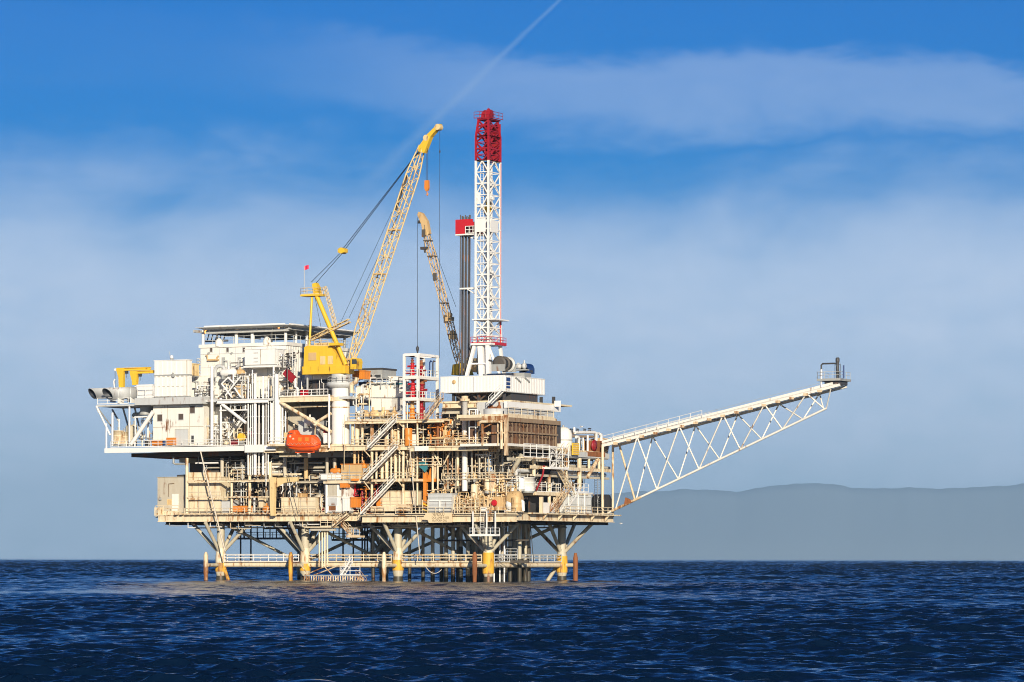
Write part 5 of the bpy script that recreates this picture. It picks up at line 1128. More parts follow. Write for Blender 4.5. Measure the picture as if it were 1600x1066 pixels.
# pipes and gear under the drill floor
tank_v('tall_column_pipe','tall thick white column pipe from the drill deck down to the lower deck',726,626,770,1.2,.50,'white','flat',nozzle=False,skirt=False)
tag(MB().lathe(P(726,627,1.2),[(.9,0),(.9,.4),(.6,.45),(.6,.9)],12).build('column_cap',M['creamrust']),'rusty cap on top of the tall white column pipe','cap')
t = thing('pipe_cage','white open pipe frame to the right of the tall white column','frame',P(740,697,-.6)); mb_ = ((733,640,733,697),(743,640,743,697),(733,667,743,667),(733,655,743,655),(733,640,746,640),(746,640,746,668),(750,646,750,672))
for a,b,c,d in mb_: part('frame_tube', MB().tube(P(a,b,-.6),P(c,d,-.6),.13,7), 'white', t)
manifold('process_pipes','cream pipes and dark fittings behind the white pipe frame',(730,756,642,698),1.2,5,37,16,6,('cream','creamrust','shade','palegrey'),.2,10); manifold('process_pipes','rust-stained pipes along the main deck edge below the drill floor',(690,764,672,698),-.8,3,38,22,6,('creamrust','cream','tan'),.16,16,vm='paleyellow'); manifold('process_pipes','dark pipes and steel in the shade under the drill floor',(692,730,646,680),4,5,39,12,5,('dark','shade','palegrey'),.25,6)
pump('deck_motor','rusty motor and dark fittings on top of the brown cooler frame',771,649,1.2,1.3,'rust'); manifold('cooler_fittings','rusty pipes on the platform above the cooler corner',(762,784,636,650),1.0,3,40,9,3,('tan','rust','cream'),.15,6)
manifold('shade_trays','grey louvred panels and dark slots above the brown coolers',(786,789,640,650),1,1,41,3,2,('grey',),.1,1) if False else None

# ------------------------------------------------------------------ brown air coolers on the right-hand face
def coolers():
    xr = XR; ya_, yb_ = ry(790,xr), ry(866,xr); x0 = xr-9.0
    z = lambda py: zz(py,xr,(ya_+yb_)/2)
    t = thing('air_cooler','big brown louvred air cooler bank on the right-hand face','air cooler',(xr-4,(ya_+yb_)/2,z(696)))
    part('casing', MB().box(xr-3.0,xr,ya_+.4,yb_,z(695),z(655)).box(x0,xr-3.0,ya_+3.5,yb_,z(695),z(655)), 'brown', t); part('top_band', MB().box(x0,xr,ya_+.01,ya_+.39,z(659),z(655)), 'tanbrown', t)
    part('top_frame', MB().box(x0-.3,xr+.15,ya_-.15,yb_+.2,z(655)+.002,z(650)), 'cream', t)
    part('header_box', MB().box(xr,xr+.5,ya_+.3,yb_+1.5,z(661.5),z(655)), 'tanbrown', t)
    part('middle_rail', MB().box(xr,xr+.45,ya_,yb_+.6,z(678.5),z(676)), 'tanbrown', t); part('bottom_rail', MB().box(x0,xr+.4,ya_,yb_,z(699),z(695)-.002), 'wall', t)
    mb = MB(); mb2 = MB(); n = 46; rr = random.Random(4)
    for i in range(n):
        y = ya_+(yb_-ya_)*(i+.5)/n
        for a,b in ((676,661.8),(694.8,678.7)): mb.box(xr-.01,xr+.12,y-.1,y+.1,z(a),z(b))
        for a,b in ((674,664),(690,681)):
            zt = z(b)-.25*(z(b)-z(a))*(i%3)*.5; mb2.box(xr+.11,xr+.15,y+.14,y+.22,zt-rr.uniform(.2,.45),zt)
    part('tube_fins', mb, 'brown', t)
    for i in range(13):
        y = ya_+(yb_-ya_)*(i+.5)/13; part('slat_post', MB().box(xr+.02,xr+.2,y-.09,y+.09,z(694.8),z(661.8)), 'tanbrown', t); part('fin_plugs', mb2, 'tanbrown', t)
    for py,q in ((790,.0),(867,.5)): y = ya_ if q==0 else yb_+.4; part('frame_post', MB().bar((xr+.1,y,z(714)),(xr+.1,y,z(652)),.55 if q==0 else .3), 'creamrust' if q==0 else 'tanbrown', t)
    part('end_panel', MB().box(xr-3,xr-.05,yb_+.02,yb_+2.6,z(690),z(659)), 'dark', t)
    # the front end, an open tan frame
    mb = MB(); xa_ = fx(754,ya_)
    mb.bar((xa_,ya_,z(656)),(xr,ya_,z(656)),.7); mb.bar((xa_,ya_-.1,z(661)),(xr,ya_-.1,z(661)),.3); mb.bar((xa_,ya_,z(698)),(xa_,ya_,z(655)),.35); mb.bar((xa_+3,ya_,z(698)),(xa_+3,ya_,z(658)),.25); mb.bar((xa_,ya_,z(672)),(xa_+3.2,ya_,z(659)),.22); mb.bar((xa_,ya_,z(679)),(xr,ya_,z(679)),.25)
    part('end_frame', mb, 'creamrust', t)
    part('end_duct', MB().path([(xa_-.6,ya_-.4,z(668)),(xa_-.6,ya_-.4,z(663)),(xa_,ya_-.4,z(661.5)),(xr-1.2,ya_-.4,z(661.5)),(xr-.6,ya_-.4,z(664)),(xr-.6,ya_-.4,z(704))],.26,10), 'cream', t)
    # fan deck between cooler and drill deck
    zt = z(650)
    for i,px in enumerate((797,812,827,840)): y = ry(px,xr-.2); f = part('fan_ring', MB().lathe((xr-3.2,y,zt),[(2.0,0),(2.0,1.0),(1.9,1.0),(1.9,0)],20), 'palegrey', t); 
    for px in (795,809,822,836,846): y = ry(px,xr-.4); part('fan_panel', MB().box(xr-.5,xr-.4,y-1.6,y+1.3,zt+.02,zt+1.0), 'palegrey', t)
    mb = MB(); rail(mb,[(xr+.1,ry(793,xr),zt),(xr+.1,ry(864,xr),zt)],1.2,2.6,.05); part('railing', mb, 'cream', t)
    return z
cz_ = coolers()
building('cooler_starter','rusty tan cabinet beside the railing above the right end of the coolers','cabinet',(780,785,643,651),ry(848,XR-1),2.5,'tan',0,.1)
part('backing_wall', MB().box(-8,-2,ry(792,-2),ry(866,-2),cz_(650)+.02,zdd-.32), 'palegrey')

# ------------------------------------------------------------------ right-hand end, main deck
def ryz(px,py,x): y = ry(px,x); return Vector((x,y,zz(py,x,y)))
b = ryz(880,708,-1.5); t = thing('scrubber_vessel','white domed vessel behind the cooler at the right end','tank',b); part('shell', MB().lathe(b,[(1.6,0),(1.6,3.4),(1.3,4.2),(.7,4.6),(0,4.7)],20), 'wall', t); part('nozzle', MB().path([b+Vector((0,0,4.6)),b+Vector((0,0,5.0))],.2,8), 'grey', t); part('insulation_band', MB().lathe(b,[(1.64,2.2),(1.64,2.4)],20), 'grey', t)
t = thing('warning_board','yellow ribbed panel on the right deck edge beside the stair','panel',ryz(899,711,XR+.6)); y0,y1 = ry(894.5,XR+.5),ry(904.5,XR+.5); part('board', MB().box(XR+.35,XR+.55,y0,y1,zz(711,XR,y0),zz(692,XR,y0)), 'yellow', t); mb = MB()
for i in range(5): z = zz(709-i*3.6,XR,y0); mb.box(XR+.55,XR+.62,y0+.1,y1-.1,z,z+.12)
part('rib', mb, 'paleyellow', t)
def vent_pipes():
    t = thing('vent_header','white bent header pipes above the right-hand end deck','pipework',ryz(915,708,XR-1))
    for pts,r in (([(898,676),(928,675.5),(930.5,677),(931,706)],.30),([(900,683),(903,683),(904,685),(904,707)],.28),([(936,678),(938.5,679),(939,686),(939,706)],.28),([(931,676.5),(936,677.5)],.2),([(911,708),(911,684)],.16),([(918,707),(918,680)],.2),([(897,668),(897,676)],.22),([(948,712),(950,700),(952,695)],.16)):
        part('pipe', MB().path([ryz(a,b_,XR-1.0) for a,b_ in pts],r,9), 'white', t)
    for pts in ([(888,682),(926,682.5)],[(887,678),(905,677)]): part('pipe', MB().path([ryz(a,b_,XR-1.4) for a,b_ in pts],.22,8), 'tanbrown', t)
    for px,py in ((889,676),(893,675),(902,675),(921,674),(913,675)): c = ryz(px,py,XR-1); mb = MB().lathe(c,[(.25,-.3),(.25,.3)],8); wheel(mb,c+Vector((0,0,.5)),.3,(0,.2,1)); part('valve', mb, 'dark', t)
    return t
vent_pipes()
t = thing('rusty_engine','dark red rusty engine unit at the foot of the flare boom','engine',ryz(927,706,XR-1.5)); b = ryz(925,706,XR-1.6)
part('block', MB().box(b.x-1,b.x+1,b.y-1.6,b.y+2.2,b.z,b.z+2.0), 'rust', t); part('guard', MB().lathe(b+Vector((1.05,-1.4,1.1)),[(1.0,0),(1.0,.2),(.3,.25)],16,(1,0,0)), 'darkred', t); part('radiator', MB().box(b.x-.9,b.x+1.05,b.y+2.3,b.y+4.4,b.z,b.z+2.6), 'tan', t)
part('fins', (lambda m_: [m_.box(b.x+1.05,b.x+1.1,b.y+2.4+i*.25,b.y+2.5+i*.25,b.z+.2,b.z+2.4) for i in range(8)] and m_)(MB()), 'tanbrown', t)
building('electrical_panel','small pale cabinet right of the yellow panel','cabinet',(790,792,690,694),ry(909,XR-2),3,'wall',0,.1) if False else None
tag(MB().box(XR-.28,XR+.05,ry(918,XR),ry(945,XR),zz(714,XR,32),zz(706.5,XR,32)).build('rusty_beam',M['rust']),'rust-stained orange beam end under the dark red engine','beam')
manifold('end_pipes','pipes and fittings on the mid level behind the right-hand columns',(770,792,716,745),14,3,45,8,5,('beige','palegrey','shade'),.25,5)
for i,(px0,px1,py,x,r) in enumerate(((806,836,735,-.8,.3),(806,900,741,-1.6,.22),(862,952,727,-1.4,.3),(862,945,738.5,-.9,.35),(862,905,722,-2,.2))): 
    a, b = ryz(px0,py,x), ryz(px1,py,x); b.z = a.z; pts = [a-Vector((0,0,.9)),a-Vector((0,0,.2)),a+Vector((0,.2,0)),b] if i == 0 else [a,b]
    tag(MB().path(pts,r,9).build('header_pipe',M[('palegrey','beige','beige','palegrey','shade')[i]]),('pale pipe bending down beside the white tanks','thin beige level pipe below the coolers','beige level pipe under the right-hand deck edge','thick pale level pipe above the right-hand stair','dark level pipe just under the yellow panel')[i],'pipe')
c = Q(845,735,XR); tag(MB().path([ryz(850,728,XR+.1),ryz(848,742,XR+.1),ryz(844,752,XR+.1),ryz(838,766,XR+.1)],.17,8).build('fire_main',M['darkred']),'dark red sloping fire pipe at the left of the right-hand stair','pipe')

# ------------------------------------------------------------------ right-hand end, lower deck
t = building('slatted_store','pale grey slatted box behind the white stair, lower right','container',(803,805.0,771,801),0.2,1,'palegrey') if False else None
y0,y1 = ry(883,XR-.2),ry(924,XR-.2); z0,z1 = ZL+.01,zz(771,XR,(y0+y1)/2); t = thing('slatted_store','pale grey slatted cabin behind the white stair, lower right corner','cabin',(XR-1.7,(y0+y1)/2,z0)); part('wall', ribbox(MB(),XR-3.5,XR-.2,y0,y1,z0,z1,.45,.05), 'palegrey', t); part('roof', MB().box(XR-3.6,XR,y0-.1,y1+.1,z1+.001,z1+.2), 'white', t)
for py in (776,788): part('slat', MB().box(XR-.22,XR-.08,y0,y1,zz(py+.6,XR,y0),zz(py,XR,y0)), 'grey', t)
for px in (888,903,913): y = ry(px,XR-.1); part('post', MB().bar((XR-.02,y,z0),(XR-.02,y,z1),.2), 'white', t)
b = Vector((XR-1.2,ry(940,XR-1.2),ZL+.01)); t = thing('covered_reel','large drum wrapped in a black tarpaulin at the right deck end','reel',b); R2 = 1.75
mb = MB(); rr = random.Random(2); vs = []; n = 18
for k in range(7):
    for j in range(n):
        an = 2*math.pi*j/n; r = R2*(1+.05*math.sin(3*an+k)+rr.uniform(-.03,.03))*(1.0 if 0<k<6 else .55); vs.append(b+Vector((-1.3+2.6*min(max((k-1)/4,0),1),math.cos(an)*r,R2+.1+math.sin(an)*r*1.05)))
mb.add(vs,[(k*n+j,k*n+(j+1)%n,(k+1)*n+(j+1)%n,(k+1)*n+j) for k in range(6) for j in range(n)],True); mb.add(vs[:n],[tuple(range(n))[::-1]]); mb.add(vs[-n:],[tuple(range(n))])
part('tarpaulin', mb, 'blacktarp', t); part('lashing', MB().path([b+Vector((0,math.cos(a)*R2*1.07,R2+.1+math.sin(a)*R2*1.12)) for a in np.linspace(0,2*math.pi,19)],.05,5), 'palegrey', t); part('cradle', MB().box(b.x-1,b.x+1,b.y-1.1,b.y+1.1,b.z,b.z+.5), 'grey', t)
for px,l in ((929,'nearer'),(934,'farther')): c = ryz(px,802,XR-.6); ladd = ladder(c,zz(738,c.x,c.y)-c.z,'dark' if l=='nearer' else 'grey',None,(0,1.0,0),'access_ladder'); tag(ladd,'dark upright ladder at the right deck end, %s of two' % l,'ladder')
tank_h('horizontal_tank','rusty tan level tank on the lower deck right of centre',794,815,781,1.7,1.5,'tan'); tank_v('white_vessel','slim white upright tank above the rusty tan tank',812,743,768,5,.95,'white'); tank_v('white_vessel','wide white upright tank behind the rusty level tank, right one',824,746,770,6.5,1.3,'wall','flat')
b = ryz(826,800,-1); t = thing('white_pump','white round pump casing with pipes at the near lower corner','pump',P(800,801,.8)); c = P(801,788,.9); part('casing', MB().lathe(c,[(.4,-.5),(1.15,-.35),(1.15,.35),(.4,.5)],18,(.5,-1,.2)), 'white', t); part('outlet', MB().path([c,c+Vector((1.3,0,.9)),c+Vector((2.0,0,.4)),c+Vector((2.1,0,-1.2))],.28,9), 'white', t); part('base', MB().box(c.x-1.3,c.x+1.6,.3,1.6,ZL+.01,c.z-1.0), 'white', t)
for x_,l in ((-.3,''),): 
    y0,y1 = ry(846,XR-.3),ry(868,XR-.3); t = thing('open_frame_module','white open-fronted frame module right of the white pump','frame',(XR-1.5,(y0+y1)/2,ZL)); zt = zz(771,XR,y0)-.62
    for yy in (y0,y1): part('post', MB().bar((XR-.35,yy,ZL+.01),(XR-.35,yy,zt),.55), 'cream', t)
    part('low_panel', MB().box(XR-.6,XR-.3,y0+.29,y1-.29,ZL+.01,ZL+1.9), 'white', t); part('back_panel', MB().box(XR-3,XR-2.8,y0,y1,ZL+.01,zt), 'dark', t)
crate('orange_container','rusty orange ribbed bin on the lower deck, widest of its row','bin',(766,792,773,800),.9,2.4,'tan',lid=False); b = P(772,786,.5); tag(MB().lathe(b,[(.45,-.15),(.6,0),(.45,.15)],14,(0,1,0)).lathe(b,[(.2,-.25),(.2,.2)],10,(0,1,0)).build('hose_coil',M['red']),'pink-red hose coil on the face of the rusty orange bin','hose coil')
drum('tan_drum','tan drum right of the orange bin below the rusty tank',807,801,.4,'tan',None,.9,2.6)
manifold('skid_pipes','dense cream pipes and valves on the lower deck beside the grey slatted box',(706,768,769,801),.7,4,51,34,8,('cream','creamrust','tan','paleyellow'),.2,26,vm='cream'); manifold('skid_pipes','tall cream pipes between the mezzanine and lower deck, right of the orange frame',(686,722,704,770),1.4,4,52,22,8,('cream','beige','palegrey','creamrust'),.2,10)
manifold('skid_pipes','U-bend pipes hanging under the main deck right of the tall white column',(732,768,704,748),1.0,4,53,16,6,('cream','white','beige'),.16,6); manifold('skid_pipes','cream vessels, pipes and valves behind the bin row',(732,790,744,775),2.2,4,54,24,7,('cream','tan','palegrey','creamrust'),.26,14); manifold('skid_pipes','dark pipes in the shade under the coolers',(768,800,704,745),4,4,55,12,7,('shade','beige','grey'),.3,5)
manifold('skid_pipes','white handrails and small pipes around the upright white tanks',(784,806,744,770),1.6,3,56,12,5,('white','palegrey'),.1,4)
for px,py0,py1,m_,l in ((762,744,771,'cream','cream upright vessel right of the tall column, left one'),(770,740,771,'creamrust','rust-streaked cream vessel right of the tall column, right one'),(741,756,800,'cream','slim cream vessel in the dense pipework of the lower deck')): tank_v('process_vessel',l,px,py0,py1,2.4,.62,m_)
tank_h('heat_exchanger','short tan level vessel under the U-bend pipes',731,746,745,2.6,.5,'tan')
crate('white_box','small white box at the deck edge above the hanging basket','box',(750,758,792,800),-.3,.8,'white')

# ------------------------------------------------------------------ middle lower deck
t = building('control_box','blue-grey slatted box with white frame above the sign board','equipment box',(668.5,706,772,801),-.3,2.6,'palegrey',0,.1,seams=(('h',778),('h',789),('h',795)))
x0,x1,y0,y1,z0,z1 = t['_b']; part('white_frame', MB().box(x0+.4,x1,y0-.2,y0-.08,zz(783.5,x0,y0),zz(782,x0,y0)).box(fx(686.5,y0),fx(688.5,y0),y0-.22,y0-.06,z0+.1,zz(783.6,x0,y0)), 'white', t); manifold('gauge_row','row of small dark valves and gauges on the blue-grey box',(672,704,764,773),.3,1.5,57,14,2,('cream','tan','shade'),.08,10)
c = P(665,790,-.4); t = thing('hazard_gate','yellow and dark striped barrier left of the blue-grey box','barrier',P(665,801,-.4)); mb = MB(); a0,a1,zb_,zt_ = F4(660,668.5,781,801,-.4)
part('frame', MB().bar((a0,-.4,zb_),(a0,-.4,zt_),.14).bar((a1,-.4,zb_),(a1,-.4,zt_),.14), 'cream', t)
for k in range(4): z = zb_+.2+k*.5; part('stripe', MB().bar((a0+.08,-.4,z+.35),(a1-.08,-.4,z),.1,.22), 'yellow' if k%2==0 else 'tanbrown', t)
t = thing('crane_bracket','bright orange steel crane post and bracket below the main deck','bracket',P(664,790,1.0))
part('post', MB().box(fx(661,1),fx(666,1),1,1.6,zz(795,-15,1),zz(738,-15,1)), 'orange', t); part('bracket', FB(MB(),654,680,748,753,.8,1.2), 'orange', t); part('gusset', MB().prism([(fx(667,1),zz(748,-14,1)),(fx(677,1),zz(748,-14,1)),(fx(671,1),zz(731,-14,1))][::-1],1.2,1.6), 'orange', t); part('arm', FB(MB(),676,681,722,748,1,.6), 'creamrust', t)
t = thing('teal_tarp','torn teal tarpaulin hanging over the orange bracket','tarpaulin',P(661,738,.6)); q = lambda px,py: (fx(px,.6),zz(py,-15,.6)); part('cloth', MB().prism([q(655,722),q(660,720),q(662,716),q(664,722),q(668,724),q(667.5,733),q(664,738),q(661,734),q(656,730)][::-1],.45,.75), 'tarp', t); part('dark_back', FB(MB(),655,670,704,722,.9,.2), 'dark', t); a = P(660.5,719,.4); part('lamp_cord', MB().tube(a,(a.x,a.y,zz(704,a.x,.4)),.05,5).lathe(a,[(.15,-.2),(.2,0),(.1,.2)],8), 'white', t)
building('cream_container','cream container under the stair, left of two in the middle of the lower deck','container',(594,632,768,795),1.0,2.6,'cream',0,.12,seams=(('v',610),('v',627),('h',777),('h',783),('h',788))); building('cream_container','smaller cream container right of the stair, next to the slim post','container',(633,651,768,790),1.1,2.4,'cream',0,.12,seams=(('h',777),('h',783)))
crate('long_skid','long low cream skid with dark slots in front of the cream containers','skid',(579,622,790,800),-.3,1.2,'cream',lid=False); crate('tan_box','plain peach box in front of the right cream container','box',(619,640,788,801),-.5,1.0,'creamrust'); crate('orange_locker','small orange locker under the stair beside the cream container','locker',(588,594,778,792),.9,1,'orange')
t = building('white_shelter','white shelter with beige roller shutters and a white door frame','shelter',(511,543,752,801),1.0,2.8,'wall',0,.1,seams=(('h',776.5),)); opening(t,'shutter',(512.5,527,755,775),1.0,'beige','white'); opening(t,'shutter',(512.5,527,778,790),1.0,'palegrey','white'); opening(t,'vent',(514,525,790.5,798),1.0,'rust','white')
crate('orange_cabinet','bright orange cabinet beside the white shelter','cabinet',(547,558.5,777,795),.2,1.3,'orange'); crate('orange_box','small orange box on top of the white shelter wall','box',(531,543,755,763),.2,.9,'orange'); crate('white_cabinet','white cabinet between the shelter and the orange cabinet','cabinet',(535,547.4,776,801),.2,1.2,'wall')
stack('red fire monitor with white nozzle beside the orange cabinet',555,3,((772,800,.4,'red',0),(757,772,.25,'red',0))); manifold('hose_pipes','orange and dark red pipes behind the lower stair',(556,590,757,802),1.6,3,58,16,5,('rust','darkred','shade','orange'),.2,8)
building('peach_container','pale orange container on the mezzanine at the head of the lower stair','container',(533,565,726,750),.3,2.6,'tan',0,.15,rmat='orange',seams=(('v',546),('h',738),('h',743))); t = building('white_tank_box','low white box tank left of the pale orange container','tank',(501,532.5,741,750.5),.2,2.4,'white',0,.08,seams=(('v',518),)); tank_h('orange_float','orange level cylinder on top of the low white box tank',516,533,736,1.4,.5,'orange')
tank_h('orange_float','orange cylinder at the right end of the pale orange container',563,573,729,1.2,.6,'orange'); crate('orange_pallet','flat orange pallet under the pale orange container','pallet',(548,558,748,752),-.3,1,'orange',lid=False)
riserbank('pair of rusty orange pipes under the crane pedestal deck',[(554,.26,1),(560,.12,1),(566,.12,1)],704,726,.8,'tan')
# left lower deck
t = building('beige_module','tall plain beige windowless module at the lower left end of the platform','module',(246,291.5,746,802),5.5,7,'beige',0,.1); x0,x1,y0,y1,z0,z1 = t['_b']
o = opening(t,'door',(262,267.5,781,788),5.5,'tan','paleyellow'); opening(t,'pale_panel',(269,279,772,800),5.5,'wall',None,.08); part('wall_conduit', MB().path([P(263.5,776,5.3),P(263.5,756,5.3),P(272,755.5,5.3)],.06,5), 'tanbrown', t); part('wall_lamp', MB().lathe(P(250,780,5.3),[(.25,-.15),(.35,.1)],8,(0,1,0)), 'grey', t)
part('roof_pipe', MB().tube(P(277,744,6),P(292,743,6),.2,8), 'dark', t)
o = part('landing', FB(MB(),242,277,800,806,4.0,1.4), 'cream'); frail(243,279,800,4.1); t = thing('end_box','small cream box with a lamp at the outer left end of the lower deck','box',P(246,806,3.4)); part('body', FB(MB(),241,249,793,806,3.2,1.4), 'cream', t); part('bracket', FB(MB(),243,257,806.1,809,3.4,1.6), 'tanbrown', t); part('vent', FB(MB(),243,247,797,802,3.1,.12), 'beige', t)
t = building('cream_enclosure','two-tier cream panelled enclosure at the left of the lower deck','enclosure',(293,345,746,801.5),2.9,4,'cream',0,.1,seams=(('h',756),('h',769),('h',775),('v',310.5),('v',328)))
for b_ in ((297,310,782,800),(312,324,783,800),(330,344,782,800)): opening(t,'hatch',b_,2.9,'cream','beige',.06)
mb = MB(); a,b = P(293,746,3.0), P(345,746,3.0); mb.bar(a+Vector((0,0,.45)),b+Vector((0,0,.45)),.2,.9); part('parapet', mb, 'cream', t)
building('grey_cabinet','pale grey-beige cabinet right of the cream enclosure','cabinet',(346,361,783,801.5),2.9,3,'palegrey',0,.1); crate('orange_engine','orange-brown engine block in the open bay of the lower left deck','engine',(364,388,789,801.5),2.8,1.6,'orange',lid=False); manifold('bay_pipes','pipes, pumps and dark gear above the orange engine block',(346,388,754,790),3.6,5,61,16,7,('shade','cream','palegrey','dark'),.25,10); manifold('bay_pipes','cream valves and pipes in the bay left of the yellow hoist post',(391,421,754,801),3.2,5,62,18,7,('cream','beige','shade','palegrey'),.22,12)
tank_h('orange_buoy','round orange vessel at the foot of the yellow hoist post',411,422,796,2.4,.65,'orange'); building('cream_console','cream box console left of the round orange vessel','cabinet',(404,411,779,794),3.2,2,'cream',0,.1)
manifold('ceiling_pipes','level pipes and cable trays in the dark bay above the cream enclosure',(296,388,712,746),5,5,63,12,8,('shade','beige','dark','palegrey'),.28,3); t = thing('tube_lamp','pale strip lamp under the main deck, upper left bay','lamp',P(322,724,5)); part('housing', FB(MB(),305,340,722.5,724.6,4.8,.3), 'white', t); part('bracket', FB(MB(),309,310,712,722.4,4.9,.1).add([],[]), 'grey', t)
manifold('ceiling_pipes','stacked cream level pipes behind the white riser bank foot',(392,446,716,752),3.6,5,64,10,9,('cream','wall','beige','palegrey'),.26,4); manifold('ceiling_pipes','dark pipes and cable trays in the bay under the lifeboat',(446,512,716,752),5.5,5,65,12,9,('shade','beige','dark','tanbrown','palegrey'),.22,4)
# yellow jib hoist, containers beyond it
b = P(426.5,806,.9); t = thing('jib_hoist','tall yellow jib hoist with a level arm at the lower deck edge','hoist',b); zt = zz(746,b.x,.9)
part('post', MB().prism([(b.x-.35,b.z),(b.x+.35,b.z),(b.x+.5,zt-1.8),(b.x+.5,zt),(b.x-.55,zt),(b.x-.5,b.z+2)],.6,1.3), 'paleyellow', t); xe = fx(467,.9); part('arm', MB().prism([(b.x+.5,zt-.1),(xe,zt+.0),(xe-.3,zt-.8),(b.x+2.6,zt-1.0),(b.x+.5,zt-2.0)],.7,1.2), 'paleyellow', t)
for k,px in enumerate((441,446,452)): c = P(px,755,.95); part('trolley', MB().box(c.x-.3,c.x+.3,.75,1.15,c.z-.5,c.z).path([c,c-Vector((-.15,0,1.2)),c-Vector((.25,0,1.9))],.1,6), 'shade' if k%2 else 'wall', t)
building('olive_tank','pale olive box tank with horizontal seams, left half of the pair behind the yellow hoist','tank',(439.5,465.5,778,802),2.2,3,'cream',0,.1,seams=(('h',783),('h',791),('h',795),('h',799))); building('olive_tank','pale olive box tank with horizontal seams, right half of the pair near the white shelter','tank',(466.5,493,777.5,802),2.2,3,'cream',0,.1,seams=(('h',783),('h',791),('h',795),('v',470)))
manifold('rod_rack','row of thin dark rods standing behind the pair of olive tanks',(470,510,756,778),5.6,2,66,26,2,('shade','beige','dark'),.06,0); manifold('deck_gear','red and cream pipes between the olive tank and the white shelter',(494,510,774,802),2.2,3,67,10,3,('cream','rust','darkred','palegrey'),.18,6); manifold('deck_gear','dark gear and white fittings hanging right of the yellow post',(431,440,760,802),2.6,3,68,8,4,('shade','dark','cream'),.2,6); building('junction_box','tan box on the pair of olive tanks','box',(465,472,771,778),3,2,'tan',0,.05)
for px,m_,l in ((500,'beige','grey-beige upright tank left of the white shelter'),): tank_v('upright_tank',l,px,772,801,4.6,.95,m_)

# ------------------------------------------------------------------ more pipework, filling the decks
for a_ in (('end_pipework','cream pipes and valves below the brown coolers on the right-hand face',(808,846,716,748),0,3,71,14,5,('cream','beige','palegrey','shade'),.2,8,XR-1.2),
           ('end_pipework','pipes and valves behind the upper handrail beside the dark red sloping pipe',(840,878,744,769),0,3,72,14,5,('cream','shade','palegrey','rust'),.16,8,XR-1.0),
           ('end_pipework','dark pipes and pale fittings between the right-hand columns',(884,952,716,742),0,3,73,18,5,('shade','palegrey','cream','dark'),.2,6,XR-2.2),
           ('end_pipework','small pipes and posts on the right-hand end deck beside the rusty engine',(904,950,686,708),0,2.5,74,14,3,('cream','white','tan','rust'),.12,6,XR-1.8),
           ('end_pipework','cream pipes in the gap between the slatted cabin and the open frame module',(866,886,770,801),0,2,75,9,4,('cream','creamrust','palegrey'),.14,5,XR-.6),
           ('end_pipework','dark pipes and hoses on the lower deck around the tarpaulin drum',(924,956,772,801),0,2.5,76,8,3,('shade','dark','cream'),.12,4,XR-2.6),
           ('end_pipework','pale pipes above the slatted cabin on the right-hand face',(884,926,744,768),0,3,77,13,4,('palegrey','cream','rust','shade'),.18,6,XR-1.4)):
    n_,l_,b_,y_,d_,sd,nv,nh,ms,rm,va,x_ = a_; manifold(n_,l_,b_,y_,d_,sd,nv,nh,ms,rm,va,xr=x_)
for a_ in (('service_pipes','thin cream pipes and brackets hanging under the main deck left of the orange frame',(584,656,704,722),1.0,3,81,22,4,('cream','creamrust','shade','palegrey'),.1,6),
           ('service_pipes','golden cream valve cluster above the bins, near the lower right corner of the front',(756,806,752,778),1.6,3,82,26,6,('creamrust','cream','tan','paleyellow'),.14,18),
           ('service_pipes','thin pipes and rust stained fittings right of the blue-grey box, front row',(708,766,774,801),.1,.6,83,26,5,('creamrust','cream','tan'),.1,20),
           ('service_pipes','cream and rusty pipes at the head of the tall white column pipe',(694,760,646,672),2.2,2,84,20,5,('cream','creamrust','shade'),.16,8),
           ('service_pipes','small pipes in the dark bay between the cream enclosure and the yellow hoist',(346,420,722,752),4.4,3,85,20,6,('palegrey','shade','cream'),.14,6),
           ('service_pipes','pale pipes and dark gaps under the orange lifeboat, behind the hoist arm',(446,512,742,778),4.6,2,86,24,6,('palegrey','shade','dark','cream'),.12,8),
           ('service_pipes','white pipes and brackets in front of the quarters, right of the mast column',(350,388,584,604),1.4,2,87,14,4,('white','shade','palegrey'),.12,8),
           ('service_pipes','thin white pipes and dark gaps between the riser bank and the lifeboat bay',(424,440,640,697),1.4,2,88,9,4,('white','shade','palegrey'),.14,6),
           ('service_pipes','pale pipes and vents on the long white module behind the upper deck',(556,630,590,606),8,3,89,16,3,('white','palegrey','shade','tan'),.16,8),
           ('service_pipes','golden pipes and valves on the main deck at the foot of the coolers',(752,790,676,706),-.4,2,90,16,5,('creamrust','tan','cream'),.16,10)):
    manifold(*a_)
for px0,px1,py,y in ((690,806,749,.6),(640,690,727,.2)): frail(px0,px1,py,y)
